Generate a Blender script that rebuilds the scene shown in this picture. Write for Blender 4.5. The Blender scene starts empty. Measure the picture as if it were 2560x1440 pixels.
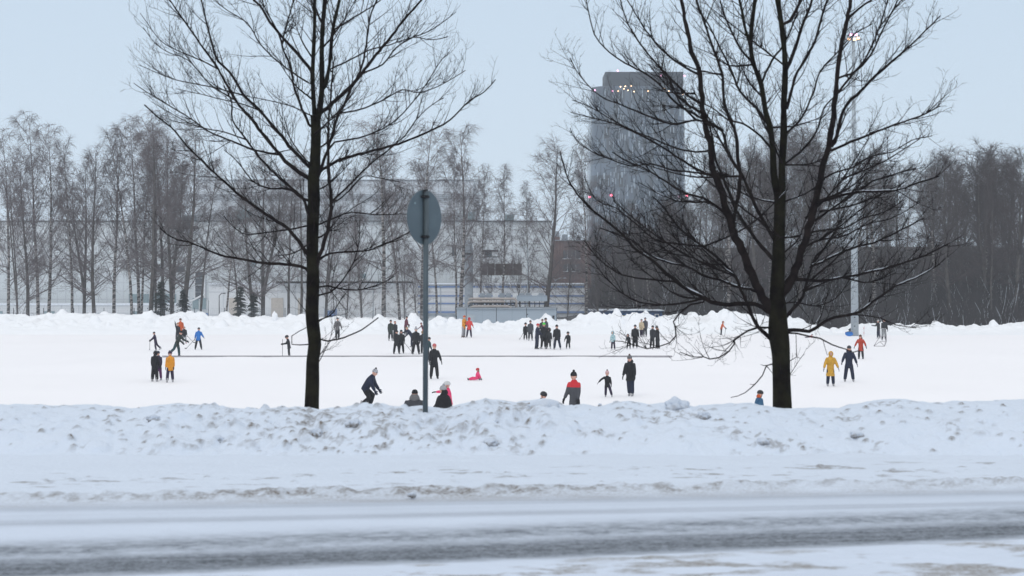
import bpy, bmesh, math, random
import numpy as np
from mathutils import Vector, Matrix, Quaternion
R = math.radians
sc = bpy.context.scene
col = sc.collection
FP = 4517.0            # focal length in photograph pixels (2560 wide)
HZ = 694.0             # horizon row
CZ = 2.0               # camera height over the road

# ------------------------------------------------------------------ camera, sky, light, exposure
cam_d = bpy.data.cameras.new("camera")
cam_d.sensor_width = 36.0
cam_d.lens = FP / 2560 * 36.0
cam_d.clip_start = 0.1; cam_d.clip_end = 5000
cam_d.dof.use_dof = True
cam_d.dof.focus_distance = 95.0
cam_d.dof.aperture_fstop = 3.2
cam = bpy.data.objects.new("camera", cam_d); col.objects.link(cam)
cam.location = (0, 0, CZ)
cam.rotation_euler = (R(90) - math.atan((720 - HZ) / FP), 0, 0)
sc.camera = cam

SUN_EL, SUN_AZ = 32, 200
world = bpy.data.worlds.new("World"); sc.world = world
world.use_nodes = True
nt = world.node_tree; nt.nodes.clear()
N = nt.nodes.new; LK = nt.links.new
out = N('ShaderNodeOutputWorld'); bg = N('ShaderNodeBackground'); bg2 = N('ShaderNodeBackground'); add = N('ShaderNodeAddShader')
sky = N('ShaderNodeTexSky'); sky.sky_type = 'NISHITA'; sky.sun_disc = False
sky.sun_elevation = R(SUN_EL); sky.sun_rotation = R(SUN_AZ)
LK(sky.outputs[0], bg.inputs[0]); bg.inputs[1].default_value = 0.012
tc = N('ShaderNodeTexCoord'); sp = N('ShaderNodeSeparateXYZ'); LK(tc.outputs['Generated'], sp.inputs[0])
ramp = N('ShaderNodeValToRGB'); LK(sp.outputs['Z'], ramp.inputs[0])
cr = ramp.color_ramp
cr.elements[0].position = 0.0; cr.elements[0].color = (0.545, 0.66, 0.80, 1)
cr.elements[1].position = 1.0; cr.elements[1].color = (1.0, 1.0, 1.0, 1)
e = cr.elements.new(0.05); e.color = (0.56, 0.675, 0.805, 1)
e = cr.elements.new(0.18); e.color = (0.55, 0.665, 0.79, 1)
e = cr.elements.new(0.5); e.color = (0.82, 0.88, 0.95, 1)
LK(ramp.outputs[0], bg2.inputs[0]); bg2.inputs[1].default_value = 0.97
LK(bg.outputs[0], add.inputs[0]); LK(bg2.outputs[0], add.inputs[1]); LK(add.outputs[0], out.inputs[0])

sun_d = bpy.data.lights.new("sun", 'SUN'); sun_d.energy = 0.6; sun_d.angle = R(25); sun_d.color = (1.0, 0.95, 0.9)
sun = bpy.data.objects.new("sun", sun_d); col.objects.link(sun)
az, el = R(SUN_AZ), R(SUN_EL)
sdir = Vector((math.sin(az) * math.cos(el), math.cos(az) * math.cos(el), math.sin(el)))
sun.rotation_euler = sdir.to_track_quat('Z', 'Y').to_euler()

sc.view_settings.view_transform = 'Standard'; sc.view_settings.look = 'None'
sc.view_settings.exposure = 0.0; sc.view_settings.gamma = 1.0
sc.cycles.use_denoising = True
sc.cycles.max_bounces = 6; sc.cycles.diffuse_bounces = 3; sc.cycles.volume_bounces = 1
sc.cycles.transparent_max_bounces = 8

# ------------------------------------------------------------------ helpers
def PX(px, py, d):
    return Vector(((px - 1280) * d / FP, d, CZ - (py - HZ) * d / FP))

class MB:
    def __init__(s): s.v = []; s.f = []; s.m = []
    def box(s, x0, x1, y0, y1, z0, z1, mi=0):
        b = len(s.v)
        s.v += [(x0,y0,z0),(x1,y0,z0),(x1,y1,z0),(x0,y1,z0),(x0,y0,z1),(x1,y0,z1),(x1,y1,z1),(x0,y1,z1)]
        for q in ((0,3,2,1),(4,5,6,7),(0,1,5,4),(1,2,6,5),(2,3,7,6),(3,0,4,7)):
            s.f.append(tuple(b+i for i in q)); s.m.append(mi)
    def pbox(s, px0, px1, py0, py1, d, depth, mi=0):
        a = PX(px0, py1, d); c = PX(px1, py0, d)
        s.box(a.x, c.x, d, d+depth, a.z, c.z, mi)
    def ring(s, c, u, v, a, b, n):
        for k in range(n):
            t = 2*math.pi*k/n
            p = c + u*(a*math.cos(t)) + v*(b*math.sin(t)); s.v.append((p.x,p.y,p.z))
    def loft(s, secs, n=10, mi=0, cap=True):
        b = len(s.v)
        for (c,u,v,a,bb) in secs: s.ring(c,u,v,a,bb,n)
        for i in range(len(secs)-1):
            for k in range(n):
                k2=(k+1)%n
                s.f.append((b+i*n+k, b+i*n+k2, b+(i+1)*n+k2, b+(i+1)*n+k)); s.m.append(mi)
        if cap:
            s.f.append(tuple(b+k for k in reversed(range(n)))); s.m.append(mi)
            e=b+(len(secs)-1)*n
            s.f.append(tuple(e+k for k in range(n))); s.m.append(mi)
    def tube(s, pts, rs, n=4, mi=0, cap=True):
        secs=[]
        ref=None
        L=len(pts)
        for i,p in enumerate(pts):
            t = pts[min(i+1,L-1)] - pts[max(i-1,0)]
            if t.length<1e-9: t=Vector((0,0,1))
            t.normalize()
            if ref is None:
                ref = Vector((0,1,0)) if abs(t.y)<0.8 else Vector((1,0,0))
            u = ref - t*ref.dot(t)
            if u.length<1e-6: u=t.orthogonal()
            u.normalize(); ref=u
            w=t.cross(u)
            secs.append((p,u,w,rs[i],rs[i]))
        s.loft(secs,n,mi,cap)
    def quad(s,a,b,c,d,mi=0):
        k=len(s.v); s.v+= [tuple(a),tuple(b),tuple(c),tuple(d)]; s.f.append((k,k+1,k+2,k+3)); s.m.append(mi)
    def sphere(s, c, r, sx=1, sy=1, sz=1, nu=10, nv=7, mi=0, z0=-1.0, z1=1.0):
        secs=[]
        for i in range(nv+1):
            z=z0+(z1-z0)*i/nv
            ph=math.asin(max(-1,min(1,math.sin(math.pi/2*z))))
            zz=math.sin(math.pi/2*z); rr=max(0.02,math.cos(math.pi/2*z))
            secs.append((Vector(c)+Vector((0,0,zz*r*sz)),Vector((1,0,0)),Vector((0,1,0)),rr*r*sx,rr*r*sy))
        s.loft(secs,nu,mi)
    def mesh(s, name, mats, smooth=False):
        me=bpy.data.meshes.new(name); me.from_pydata(s.v,[],s.f)
        for m in (mats if isinstance(mats,(list,tuple)) else [mats]): me.materials.append(m)
        if any(s.m): me.polygons.foreach_set('material_index', s.m)
        if smooth: me.polygons.foreach_set('use_smooth',[True]*len(me.polygons))
        me.update(); return me
    def build(s, name, mats, parent=None, smooth=False):
        o=bpy.data.objects.new(name, s.mesh(name,mats,smooth)); col.objects.link(o)
        if parent: o.parent=parent
        return o

def tag(o, label=None, cat=None, group=None, kind=None):
    if label: o['label']=label
    if cat: o['category']=cat
    if group: o['group']=group
    if kind: o['kind']=kind
    return o
def empty(name, loc, label, cat, group=None, rz=0):
    o=bpy.data.objects.new(name,None); col.objects.link(o); o.location=loc; o.rotation_euler=(0,0,rz)
    o.empty_display_size=0.3
    return tag(o,label,cat,group)
def local(o, root):   # keep a part modelled in world space where it is, under a placed root
    o.parent=root; o.matrix_parent_inverse = Matrix.Translation(root.location).inverted()
    return o

MATS={}
def mat(name, base, rough=0.8, noise=None, nscale=5, emit=None, metal=0, bump=0, bscale=20, spec=0.3, coords='Object'):
    if name in MATS: return MATS[name]
    m=bpy.data.materials.new(name); m.use_nodes=True; t=m.node_tree
    b=t.nodes['Principled BSDF']
    b.inputs['Base Color'].default_value=(*base,1); b.inputs['Roughness'].default_value=rough
    b.inputs['Metallic'].default_value=metal; b.inputs['Specular IOR Level'].default_value=spec
    c=t.nodes.new('ShaderNodeTexCoord')
    nz=t.nodes.new('ShaderNodeTexNoise'); nz.inputs['Scale'].default_value=nscale; nz.inputs['Detail'].default_value=5
    t.links.new(c.outputs[coords],nz.inputs['Vector'])
    mx=t.nodes.new('ShaderNodeMix'); mx.data_type='RGBA'
    b2 = noise if noise else tuple(min(1,x*0.82) for x in base)
    mx.inputs[6].default_value=(*base,1); mx.inputs[7].default_value=(*b2,1)
    rp=t.nodes.new('ShaderNodeMapRange'); rp.inputs[1].default_value=0.35; rp.inputs[2].default_value=0.65
    t.links.new(nz.outputs[0],rp.inputs[0]); t.links.new(rp.outputs[0],mx.inputs[0])
    t.links.new(mx.outputs[2],b.inputs['Base Color'])
    if bump:
        n2=t.nodes.new('ShaderNodeTexNoise'); n2.inputs['Scale'].default_value=bscale; n2.inputs['Detail'].default_value=6
        t.links.new(c.outputs[coords],n2.inputs['Vector'])
        bp=t.nodes.new('ShaderNodeBump'); bp.inputs['Strength'].default_value=bump; bp.inputs['Distance'].default_value=0.02
        t.links.new(n2.outputs[0],bp.inputs['Height']); t.links.new(bp.outputs[0],b.inputs['Normal'])
    if emit:
        b.inputs['Emission Color'].default_value=(*emit[:3],1); b.inputs['Emission Strength'].default_value=emit[3]
    MATS[name]=m; return m

rng=np.random.RandomState(11)
def make_noise(seed):
    tab=np.random.RandomState(seed).rand(256,256)
    def f(x,y):
        xi=np.floor(x).astype(int); yi=np.floor(y).astype(int); fx=x-xi; fy=y-yi
        fx=fx*fx*(3-2*fx); fy=fy*fy*(3-2*fy); xi&=255; yi&=255; x1=(xi+1)&255; y1=(yi+1)&255
        return (tab[xi,yi]*(1-fx)+tab[x1,yi]*fx)*(1-fy)+(tab[xi,y1]*(1-fx)+tab[x1,y1]*fx)*fy
    return f
def fbm(x,y,seed,oct=4,gain=0.5):
    f=make_noise(seed); s=0; a=1; t=0
    for k in range(oct):
        s=s+a*f(x*2**k+17*k,y*2**k+9*k); t+=a; a*=gain
    return s/t      # 0..1
def sstep(a,b,x):
    t=np.clip((x-a)/(b-a),0,1); return t*t*(3-2*t)

def grid_mesh(name, xs, ys, Z, mats, attrs=None, mask=None):
    nx,ny=len(xs),len(ys)
    X,Y=np.meshgrid(xs,ys)      # ny,nx
    co=np.stack([X,Y,Z],-1).reshape(-1,3)
    idx=np.arange(nx*ny).reshape(ny,nx)
    q=np.stack([idx[:-1,:-1],idx[:-1,1:],idx[1:,1:],idx[1:,:-1]],-1).reshape(-1,4)
    if mask is not None:
        q=q[mask[:-1,:-1].reshape(-1)]
        used=np.unique(q); rm=-np.ones(nx*ny,int); rm[used]=np.arange(len(used)); q=rm[q]; co=co[used]
    me=bpy.data.meshes.new(name)
    me.vertices.add(len(co)); me.vertices.foreach_set('co',co.astype(np.float32).ravel())
    me.loops.add(q.size); me.loops.foreach_set('vertex_index',q.ravel().astype(np.int32))
    me.polygons.add(len(q)); me.polygons.foreach_set('loop_start',np.arange(0,q.size,4,dtype=np.int32))
    me.polygons.foreach_set('use_smooth',np.ones(len(q),bool))
    me.update(calc_edges=True)
    for k,v in (attrs or {}).items():
        v=v.reshape(-1)
        if mask is not None: v=v[used]
        a=me.attributes.new(k,'FLOAT','POINT'); a.data.foreach_set('value',v.astype(np.float32))
    me.materials.append(mats)
    o=bpy.data.objects.new(name,me); col.objects.link(o); return o

def snow_mat(name, snow, dirt=(0.22,0.18,0.14), dark=(0.050,0.060,0.072), bump=0.5, bscale=14, scale2=1.2, var=0.9, grain=3.0):
    m=bpy.data.materials.new(name); m.use_nodes=True; t=m.node_tree; b=t.nodes['Principled BSDF']
    b.inputs['Roughness'].default_value=0.75; b.inputs['Specular IOR Level'].default_value=0.25
    c=t.nodes.new('ShaderNodeTexCoord')
    nz=t.nodes.new('ShaderNodeTexNoise'); nz.inputs['Scale'].default_value=scale2; nz.inputs['Detail'].default_value=8
    t.links.new(c.outputs['Object'],nz.inputs['Vector'])
    m0=t.nodes.new('ShaderNodeMix'); m0.data_type='RGBA'
    m0.inputs[6].default_value=(*snow,1); m0.inputs[7].default_value=(*[x*var for x in snow],1); t.links.new(nz.outputs[0],m0.inputs[0])
    last=m0.outputs[2]
    for at,cc in (('dirt',dirt),('dark',dark)):
        a=t.nodes.new('ShaderNodeAttribute'); a.attribute_name=at
        mx=t.nodes.new('ShaderNodeMix'); mx.data_type='RGBA'; mx.inputs[7].default_value=(*cc,1)
        # grit and slush break up into fine grains: sharpen the mask with fine noise
        n3=t.nodes.new('ShaderNodeTexNoise'); n3.inputs['Scale'].default_value=30 if at=='dirt' else 34; n3.inputs['Detail'].default_value=6; n3.inputs['Roughness'].default_value=0.7
        t.links.new(c.outputs['Object'],n3.inputs['Vector'])
        m1=t.nodes.new('ShaderNodeMath'); m1.operation='MULTIPLY_ADD'; g_=grain if at=='dirt' else 1.3; m1.inputs[1].default_value=g_; m1.inputs[2].default_value=1-g_*0.5
        t.links.new(n3.outputs[0],m1.inputs[0])
        m2=t.nodes.new('ShaderNodeMath'); m2.operation='MULTIPLY'; t.links.new(a.outputs['Fac'],m2.inputs[0]); t.links.new(m1.outputs[0],m2.inputs[1])
        m3=t.nodes.new('ShaderNodeMapRange'); m3.inputs[1].default_value=0.08 if at=='dirt' else 0.0; m3.inputs[2].default_value=1.05 if at=='dirt' else 1.0
        t.links.new(m2.outputs[0],m3.inputs[0]); t.links.new(last,mx.inputs[6]); t.links.new(m3.outputs[0],mx.inputs[0]); last=mx.outputs[2]
    t.links.new(last,b.inputs['Base Color'])
    n2=t.nodes.new('ShaderNodeTexNoise'); n2.inputs['Scale'].default_value=bscale; n2.inputs['Detail'].default_value=8; n2.inputs['Roughness'].default_value=0.65
    t.links.new(c.outputs['Object'],n2.inputs['Vector'])
    bp=t.nodes.new('ShaderNodeBump'); bp.inputs['Strength'].default_value=bump; bp.inputs['Distance'].default_value=0.03
    t.links.new(n2.outputs[0],bp.inputs['Height']); t.links.new(bp.outputs[0],b.inputs['Normal'])
    return m

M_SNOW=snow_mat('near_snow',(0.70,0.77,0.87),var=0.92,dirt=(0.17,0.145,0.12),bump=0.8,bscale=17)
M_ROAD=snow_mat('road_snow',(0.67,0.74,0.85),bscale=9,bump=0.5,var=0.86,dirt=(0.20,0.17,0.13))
M_ICE=snow_mat('ice_surface',(0.96,0.94,0.95),bump=0.08,bscale=2,scale2=0.12,var=0.93)  # fresh ice kept near white: floodlight brightness is put into its base colour
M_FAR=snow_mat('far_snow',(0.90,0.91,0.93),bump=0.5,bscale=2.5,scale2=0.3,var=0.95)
M_CAP=mat('snow_cap',(0.72,0.77,0.84),0.8)

# ------------------------------------------------------------------ terrain
ICE_Z=-3.2
def gz(y):
    if y<=23: return -0.12
    if y>=50: return ICE_Z
    t=(y-23)/27; t=t*t*(3-2*t)
    return -0.12+(ICE_Z+0.12)*t
crest_px=[(-400,1012),(0,1006),(200,1014),(320,1018),(380,1012),(450,1008),(520,1012),(580,1016),(700,1018),(740,1012),(800,1019),(860,1015),(920,1008),(1000,1015),(1060,1020),(1120,1020),(1170,1005),(1215,998),(1250,1005),(1290,1010),(1330,1003),(1360,998),(1395,1005),(1410,1013),(1460,1010),(1500,1015),(1540,1003),(1580,1003),(1620,1012),(1650,1010),(1690,1006),(1720,1012),(1740,1018),(1800,1012),(1850,1010),(1880,1008),(1920,1015),(1980,1019),(2040,1018),(2100,1020),(2130,1010),(2170,1005),(2240,998),(2350,1004),(2560,1000),(3000,1010)]
YC=21.45
cpx=np.array([p[0] for p in crest_px]); cpy=np.array([p[1] for p in crest_px])
def crest_h(X):
    px=1280+X*FP/YC
    return CZ-(np.interp(px,cpx,cpy)+3-HZ)*YC/FP
xs=np.arange(-12,12.001,0.027); ys=np.arange(7.0,24.0,0.027)
X,Y=np.meshgrid(xs,ys)
c=crest_h(X)
base=19.95+0.35*(fbm(X*0.5,Y*0,3,3)-0.5)
t=np.clip((Y-base)/(YC-base),0,1)
prof=np.sin(t*math.pi/2)**0.85
back=1-sstep(YC+0.15,YC+1.7,Y)
Wd=Y-0.128*X                       # coordinate across the road
verge=0.045*sstep(16.45,16.9,Wd)
H=verge+ (c-verge)*prof
H=np.where(Y>YC+0.15,-0.14+(c+0.14)*back,H)
bankm=sstep(19.7,20.3,Y)*(1-sstep(22.0,23.5,Y))
crm=np.clip(np.abs(Y-YC)/0.55,0.25,1.0)
H+=bankm*(0.17*(fbm(X*1.8,Y*1.8,5,5,0.55)-0.5))*crm
H-=bankm*0.035*(1-np.abs(2*fbm(X*3.2,Y*4.0,12,4,0.55)-1))**5*crm
H+=bankm*0.045*(fbm(X*6,Y*7,6,4,0.65)-0.5)*crm**0.5
vm=sstep(16.4,17.0,Wd)
H+=vm*0.045*(fbm(X*1.1,Y*3.4,7,6,0.65)-0.5)+0.006*(fbm(X*9,Y*9,8,3)-0.5)
ridge=np.exp(-((Wd-16.72-0.12*(fbm(X*0.8,X*0,9,3)-0.5))/0.16)**2)
H+=ridge*(0.03+0.12*(fbm(X*5,Y*5,10,4,0.65)-0.4))
dirt=np.zeros_like(H); dark=np.zeros_like(H)
# broken chunks ploughed into the bank: real bumps, grit on the cut faces of some of them
def bump_at(cx,cy,r,h,dr,flat=1.0):
    x0,x1=np.searchsorted(xs,[cx-r*1.3,cx+r*1.3]); y0,y1=np.searchsorted(ys,[cy-r*1.3,cy+r*1.3])
    if x1<=x0 or y1<=y0: return
    xx=X[y0:y1,x0:x1]-cx; yy=(Y[y0:y1,x0:x1]-cy)/flat
    rr=np.sqrt(xx*xx+yy*yy)/r + 0.35*(fbm(X[y0:y1,x0:x1]*7,Y[y0:y1,x0:x1]*7,int(cx*31)%97,3)-0.5)
    cap=np.sqrt(np.clip(1-rr*rr,0,1))
    H[y0:y1,x0:x1]+=h*cap
    if dr>0:
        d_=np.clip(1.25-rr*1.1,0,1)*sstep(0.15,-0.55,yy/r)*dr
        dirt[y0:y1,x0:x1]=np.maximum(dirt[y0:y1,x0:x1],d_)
rr_=random.Random(5)
for k in range(900):
    cx=rr_.uniform(-9,9); cy=20.0+rr_.random()**0.8*1.45
    if rr_.random()<0.45: cx=rr_.uniform(-4.2,0.4)
    r=rr_.choice([0.03,0.035,0.04,0.05,0.06,0.08,0.11])*rr_.uniform(0.7,1.3)
    if cy>20.8: r*=0.6
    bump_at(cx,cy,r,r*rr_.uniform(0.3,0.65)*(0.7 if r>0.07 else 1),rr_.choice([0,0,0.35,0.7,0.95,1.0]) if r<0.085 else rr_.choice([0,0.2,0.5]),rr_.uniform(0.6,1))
for k in range(330):       # small gritty clods scattered over the bank face
    cx=rr_.uniform(-8,8) if rr_.random()<0.6 else rr_.gauss(-1.7,1.0); cy=20.05+rr_.random()*1.3; r=rr_.uniform(0.018,0.05)
    bump_at(cx,cy,r,r*0.55,0)
    x0,x1=np.searchsorted(xs,[cx-r,cx+r]); y0,y1=np.searchsorted(ys,[cy-r,cy+r*0.4])
    q_=np.clip(1.4-1.2*np.sqrt((X[y0:y1,x0:x1]-cx)**2+(Y[y0:y1,x0:x1]-cy)**2)/r,0,1)*rr_.uniform(0.6,1.0)
    dirt[y0:y1,x0:x1]=np.maximum(dirt[y0:y1,x0:x1],q_)
for k in range(130):
    cx=rr_.uniform(-7,7); cy=rr_.uniform(16.9,18.3)+0.128*cx
    r=rr_.uniform(0.015,0.05); bump_at(cx,cy,r,r*0.5,rr_.choice([0.3,0.6,0.7]))
for k in range(90):
    cx=rr_.uniform(-6,6); cy=rr_.uniform(9.0,12.4)+0.2*cx
    r=rr_.uniform(0.02,0.07); bump_at(cx,cy,r,r*0.3,rr_.choice([0,0.4,0.6]))
# grit patches
g=fbm(X*1.1,Y*2.2,21,5,0.6); g2=fbm(X*6,Y*8,22,4,0.6)
dirt=np.maximum(dirt,bankm*sstep(0.52,0.68,g)*sstep(0.50,0.62,fbm(X*14,Y*14,38,4,0.6))*0.6)
dirt=np.maximum(dirt,sstep(0.53,0.66,fbm(X*1.5,Y*5,23,5,0.6))*sstep(17.0,17.5,Wd)*(1-sstep(18.3,19.0,Wd))*sstep(0.45,0.65,g2)*0.7)
edge=np.exp(-((Wd-16.70-0.22*(fbm(X*1.3,X*0+2,29,4)-0.5))/0.13)**2)*(0.30+0.75*sstep(0.42,0.62,fbm(X*11,Y*16,24,4,0.65)))*(0.45+0.8*fbm(X*0.9,X*0,27,3))+np.exp(-((Wd-16.36)/0.24)**2)*0.40*(0.5+fbm(X*3,Y*9,28,4,0.6))
dirt=np.maximum(dirt,np.clip(edge*(0.6+0.8*(fbm(X*0.6,Y*1,26,3)-0.2)),0,0.75))
# wheel tracks
st=fbm(X*0.5,Wd*14,31,4,0.6); fine=fbm(X*16,Y*16,32,3,0.7)
T1=(Y-(13.38+0.262*X))
tr=sstep(1.35,0.35,np.abs((T1-0.03)/0.62)+0.35*(fbm(X*2.2,Y*7,39,4,0.6)-0.5))
tr2=np.exp(-((T1-0.80)/0.45)**2)*0.74*(0.55+0.9*fbm(X*3,Y*6,37,3,0.6))
dark=np.clip(tr*(0.66+0.30*st)+tr*(fine-0.5)*0.35-0.22*tr*sstep(0.05,0.6,T1),0,0.94)
dark=np.maximum(dark,tr2*(0.35+0.8*fine))
T2=(Y-(15.35+0.150*X)); dark=np.maximum(dark,np.exp(-((T2)/0.2)**2)*(0.14+0.30*st)+np.exp(-((T2-0.42)/0.12)**2)*0.10)
T3=(Wd-16.1); dark=np.maximum(dark,np.exp(-(T3/0.22)**2)*(0.15+0.25*st))
H-=0.018*tr+0.006*np.exp(-((T2)/0.25)**2)
H+=0.04*(1-sstep(-0.9,-0.5,T1))*fbm(X*4,Y*6,33,5,0.65)
dirt=np.maximum(dirt,(1-sstep(-0.9,-0.5,T1))*sstep(0.53,0.68,fbm(X*1.6,Y*4,34,5,0.6))*0.7)
dirt=np.maximum(dirt,np.exp(-((T1+0.85)/0.12)**2)*sstep(0.5,0.7,fbm(X*1.5,Y*3,36,4))*0.5)
road_mask=Wd<16.5
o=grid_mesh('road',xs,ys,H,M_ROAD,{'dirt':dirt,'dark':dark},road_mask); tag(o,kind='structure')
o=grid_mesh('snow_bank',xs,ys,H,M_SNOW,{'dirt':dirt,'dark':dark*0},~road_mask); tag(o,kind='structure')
def near_h(x,y):
    i=int(np.clip(np.searchsorted(xs,x),0,len(xs)-1)); j=int(np.clip(np.searchsorted(ys,y),0,len(ys)-1)); return float(H[j,i])

# the one big sheet of snowy ground
gx=np.concatenate([np.linspace(-900,-130,12),np.arange(-120,121,2.0),np.linspace(130,900,12)])
gy=np.concatenate([np.linspace(-60,6,8),np.arange(8,60,1.0),np.arange(60,200,4.0),np.linspace(205,900,24)])
GX,GY=np.meshgrid(gx,gy)
GZ=np.vectorize(gz)(GY)-0.06+0.0*GX
GZ=np.where((GY>23)&(GY<50),GZ+0.25*(fbm(GX*0.3,GY*0.3,41,3)-0.5),GZ)
GZ=np.where(GY<8,-0.1,GZ)
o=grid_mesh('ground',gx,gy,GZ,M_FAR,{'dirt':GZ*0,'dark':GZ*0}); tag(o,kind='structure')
# hill under the wood on the right
hx=np.arange(4,260,3.0); hy=np.arange(182,420,3.0); HX,HY=np.meshgrid(hx,hy)
HZm=-3.4+ (sstep(186,300,HY)*9+1.3*sstep(182,188,HY))*sstep(4,30,HX)+1.2*(fbm(HX*0.08,HY*0.08,43,4)-0.4)*sstep(182,190,HY)
M_HILL=mat('brushy_hill',(0.022,0.019,0.021),0.95,noise=(0.06,0.058,0.062),nscale=0.7)
def hill_z(x,y):
    return float(-3.4+(float(sstep(186,300,np.float64(y)))*9+1.3*float(sstep(182,188,np.float64(y))))*float(sstep(4,30,np.float64(x))))
o=grid_mesh('hill',hx,hy,HZm,M_HILL); tag(o,kind='structure')
# ice
ix=np.arange(-75,75.1,1.0); iy=np.arange(50,167.1,1.0); IX,IY=np.meshgrid(ix,iy)
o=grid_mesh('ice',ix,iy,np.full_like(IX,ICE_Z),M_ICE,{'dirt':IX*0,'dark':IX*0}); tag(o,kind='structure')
# far ploughed bank
far_px=[(-300,790),(-100,786),(60,792),(180,786),(320,789),(345,790),(380,785),(400,795),(445,782),(480,790),(520,792),(560,790),(600,797),(640,795),(670,796),(700,798),(760,795),(820,797),(850,794),(870,802),(930,798),(960,796),(1000,804),(1040,800),(1060,806),(1080,800),(1105,794),(1120,808),(1150,797),(1170,811),(1200,812),(1240,810),(1280,812),(1300,802),(1322,797),(1340,806),(1365,790),(1390,807),(1420,805),(1450,795),(1480,787),(1500,785),(1515,795),(1545,785),(1560,797),(1590,788),(1615,783),(1640,797),(1665,788),(1690,791),(1750,794),(1800,786),(1850,784),(1900,790),(1950,798),(1990,800),(2030,813),(2070,830),(2100,825),(2150,811),(2190,815),(2240,819),(2330,812),(2450,820),(2560,808),(2900,815)]
fx=np.array([p[0] for p in far_px]); fy=np.array([p[1] for p in far_px])
bx=np.arange(-64,66,0.16); by=np.arange(162.5,180,0.16); BX,BY=np.meshgrid(bx,by)
YF=171.0
jig=BX*FP/YF+1280
cz=CZ-(np.interp(jig,fx,fy)-HZ)*YF/FP-ICE_Z
b0=165.2+1.6*(fbm(BX*0.12,BX*0,51,3)-0.5)-2.5*sstep(18,34,BX)
tt=np.clip((BY-b0)/(YF-b0),0,1)
pf=np.where(BY<YF,tt**0.9*(1-0.15*np.sin(tt*math.pi)),1-sstep(YF+0.8,YF+6,BY))
BZ=ICE_Z-0.05+(cz+0.05)*pf
am=np.clip(pf*1.6,0,1)*sstep(0,0.15,tt)
BZ+=am*(0.55*(fbm(BX*0.9,BY*0.9,52,5,0.6)-0.5)+0.35*np.abs(fbm(BX*2.2,BY*2.2,53,3)-0.5))
for k in range(420):
    cx=rr_.uniform(-60,62); cy=rr_.uniform(167,172); r=rr_.uniform(0.15,0.55)
    x0,x1=np.searchsorted(bx,[cx-r,cx+r]); y0,y1=np.searchsorted(by,[cy-r,cy+r])
    q=np.sqrt(np.clip(1-((BX[y0:y1,x0:x1]-cx)**2+(BY[y0:y1,x0:x1]-cy)**2)/r/r,0,1)); BZ[y0:y1,x0:x1]+=q*r*rr_.uniform(0.3,0.8)
bd=sstep(0.60,0.75,fbm(BX*0.5,BY*0.9,54,5,0.6))*am*0.22
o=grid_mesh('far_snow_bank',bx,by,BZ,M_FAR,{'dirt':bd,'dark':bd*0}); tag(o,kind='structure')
def far_h(x,y):
    i=int(np.clip(np.searchsorted(bx,x),0,len(bx)-1)); j=int(np.clip(np.searchsorted(by,y),0,len(by)-1)); return float(BZ[j,i])

# ------------------------------------------------------------------ buildings
def clad_mat(name, base, line, sx, sz, lw=0.12, noise_amt=0.9, rough=0.6):
    m=bpy.data.materials.new(name); m.use_nodes=True; t=m.node_tree; b=t.nodes['Principled BSDF']; b.inputs['Roughness'].default_value=rough
    c=t.nodes.new('ShaderNodeTexCoord'); s=t.nodes.new('ShaderNodeSeparateXYZ'); t.links.new(c.outputs['Object'],s.inputs[0])
    masks=[]
    for ax,per in (('X',sx),('Z',sz)):
        d=t.nodes.new('ShaderNodeMath'); d.operation='DIVIDE'; d.inputs[1].default_value=per; t.links.new(s.outputs[ax],d.inputs[0])
        f=t.nodes.new('ShaderNodeMath'); f.operation='FRACT'; t.links.new(d.outputs[0],f.inputs[0])
        l=t.nodes.new('ShaderNodeMath'); l.operation='LESS_THAN'; l.inputs[1].default_value=lw; t.links.new(f.outputs[0],l.inputs[0]); masks.append(l)
    mxm=t.nodes.new('ShaderNodeMath'); mxm.operation='MAXIMUM'; t.links.new(masks[0].outputs[0],mxm.inputs[0]); t.links.new(masks[1].outputs[0],mxm.inputs[1])
    nz=t.nodes.new('ShaderNodeTexNoise'); nz.inputs['Scale'].default_value=0.25; nz.inputs['Detail'].default_value=6; t.links.new(c.outputs['Object'],nz.inputs['Vector'])
    m0=t.nodes.new('ShaderNodeMix'); m0.data_type='RGBA'; m0.inputs[6].default_value=(*base,1); m0.inputs[7].default_value=(*[x*noise_amt for x in base],1); t.links.new(nz.outputs[0],m0.inputs[0])
    m1=t.nodes.new('ShaderNodeMix'); m1.data_type='RGBA'; m1.inputs[7].default_value=(*line,1); t.links.new(m0.outputs[2],m1.inputs[6]); t.links.new(mxm.outputs[0],m1.inputs[0])
    t.links.new(m1.outputs[2],b.inputs['Base Color']); return m
M_HALL=clad_mat('pale_cladding',(0.60,0.64,0.66),(0.48,0.51,0.54),1.2,1.2,0.10,0.86)
M_HALL2=clad_mat('pale_upper_cladding',(0.60,0.65,0.70),(0.46,0.50,0.54),0.9,0.9,0.16,0.9)
M_WALL=clad_mat('white_panels',(0.62,0.64,0.66),(0.48,0.50,0.53),2.4,3.0,0.05,0.93)
M_DARK=mat('dark_metal',(0.015,0.016,0.019),0.7)
M_DKWIN=mat('dark_window_glass',(0.07,0.085,0.10),0.15,spec=0.6)
M_GREYGL=mat('grey_green_glass',(0.25,0.33,0.36),0.2)
M_BLUE=mat('blue_band_paint',(0.16,0.25,0.46),0.6)
M_BLUEW=mat('blue_shed_boards',(0.03,0.085,0.20),0.7,noise=(0.04,0.10,0.24),nscale=2)
M_GREYB=clad_mat('blue_grey_panels',(0.34,0.40,0.46),(0.25,0.30,0.36),3.0,5.0,0.015,0.9)
M_BRICK=clad_mat('red_brown_brick',(0.15,0.075,0.065),(0.19,0.13,0.12),0.6,0.25,0.12,0.8)
M_PIPE=mat('pipe_insulation',(0.42,0.37,0.34),0.5)
M_GALV=mat('galvanised_steel',(0.30,0.34,0.38),0.45,metal=0.2)
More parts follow.
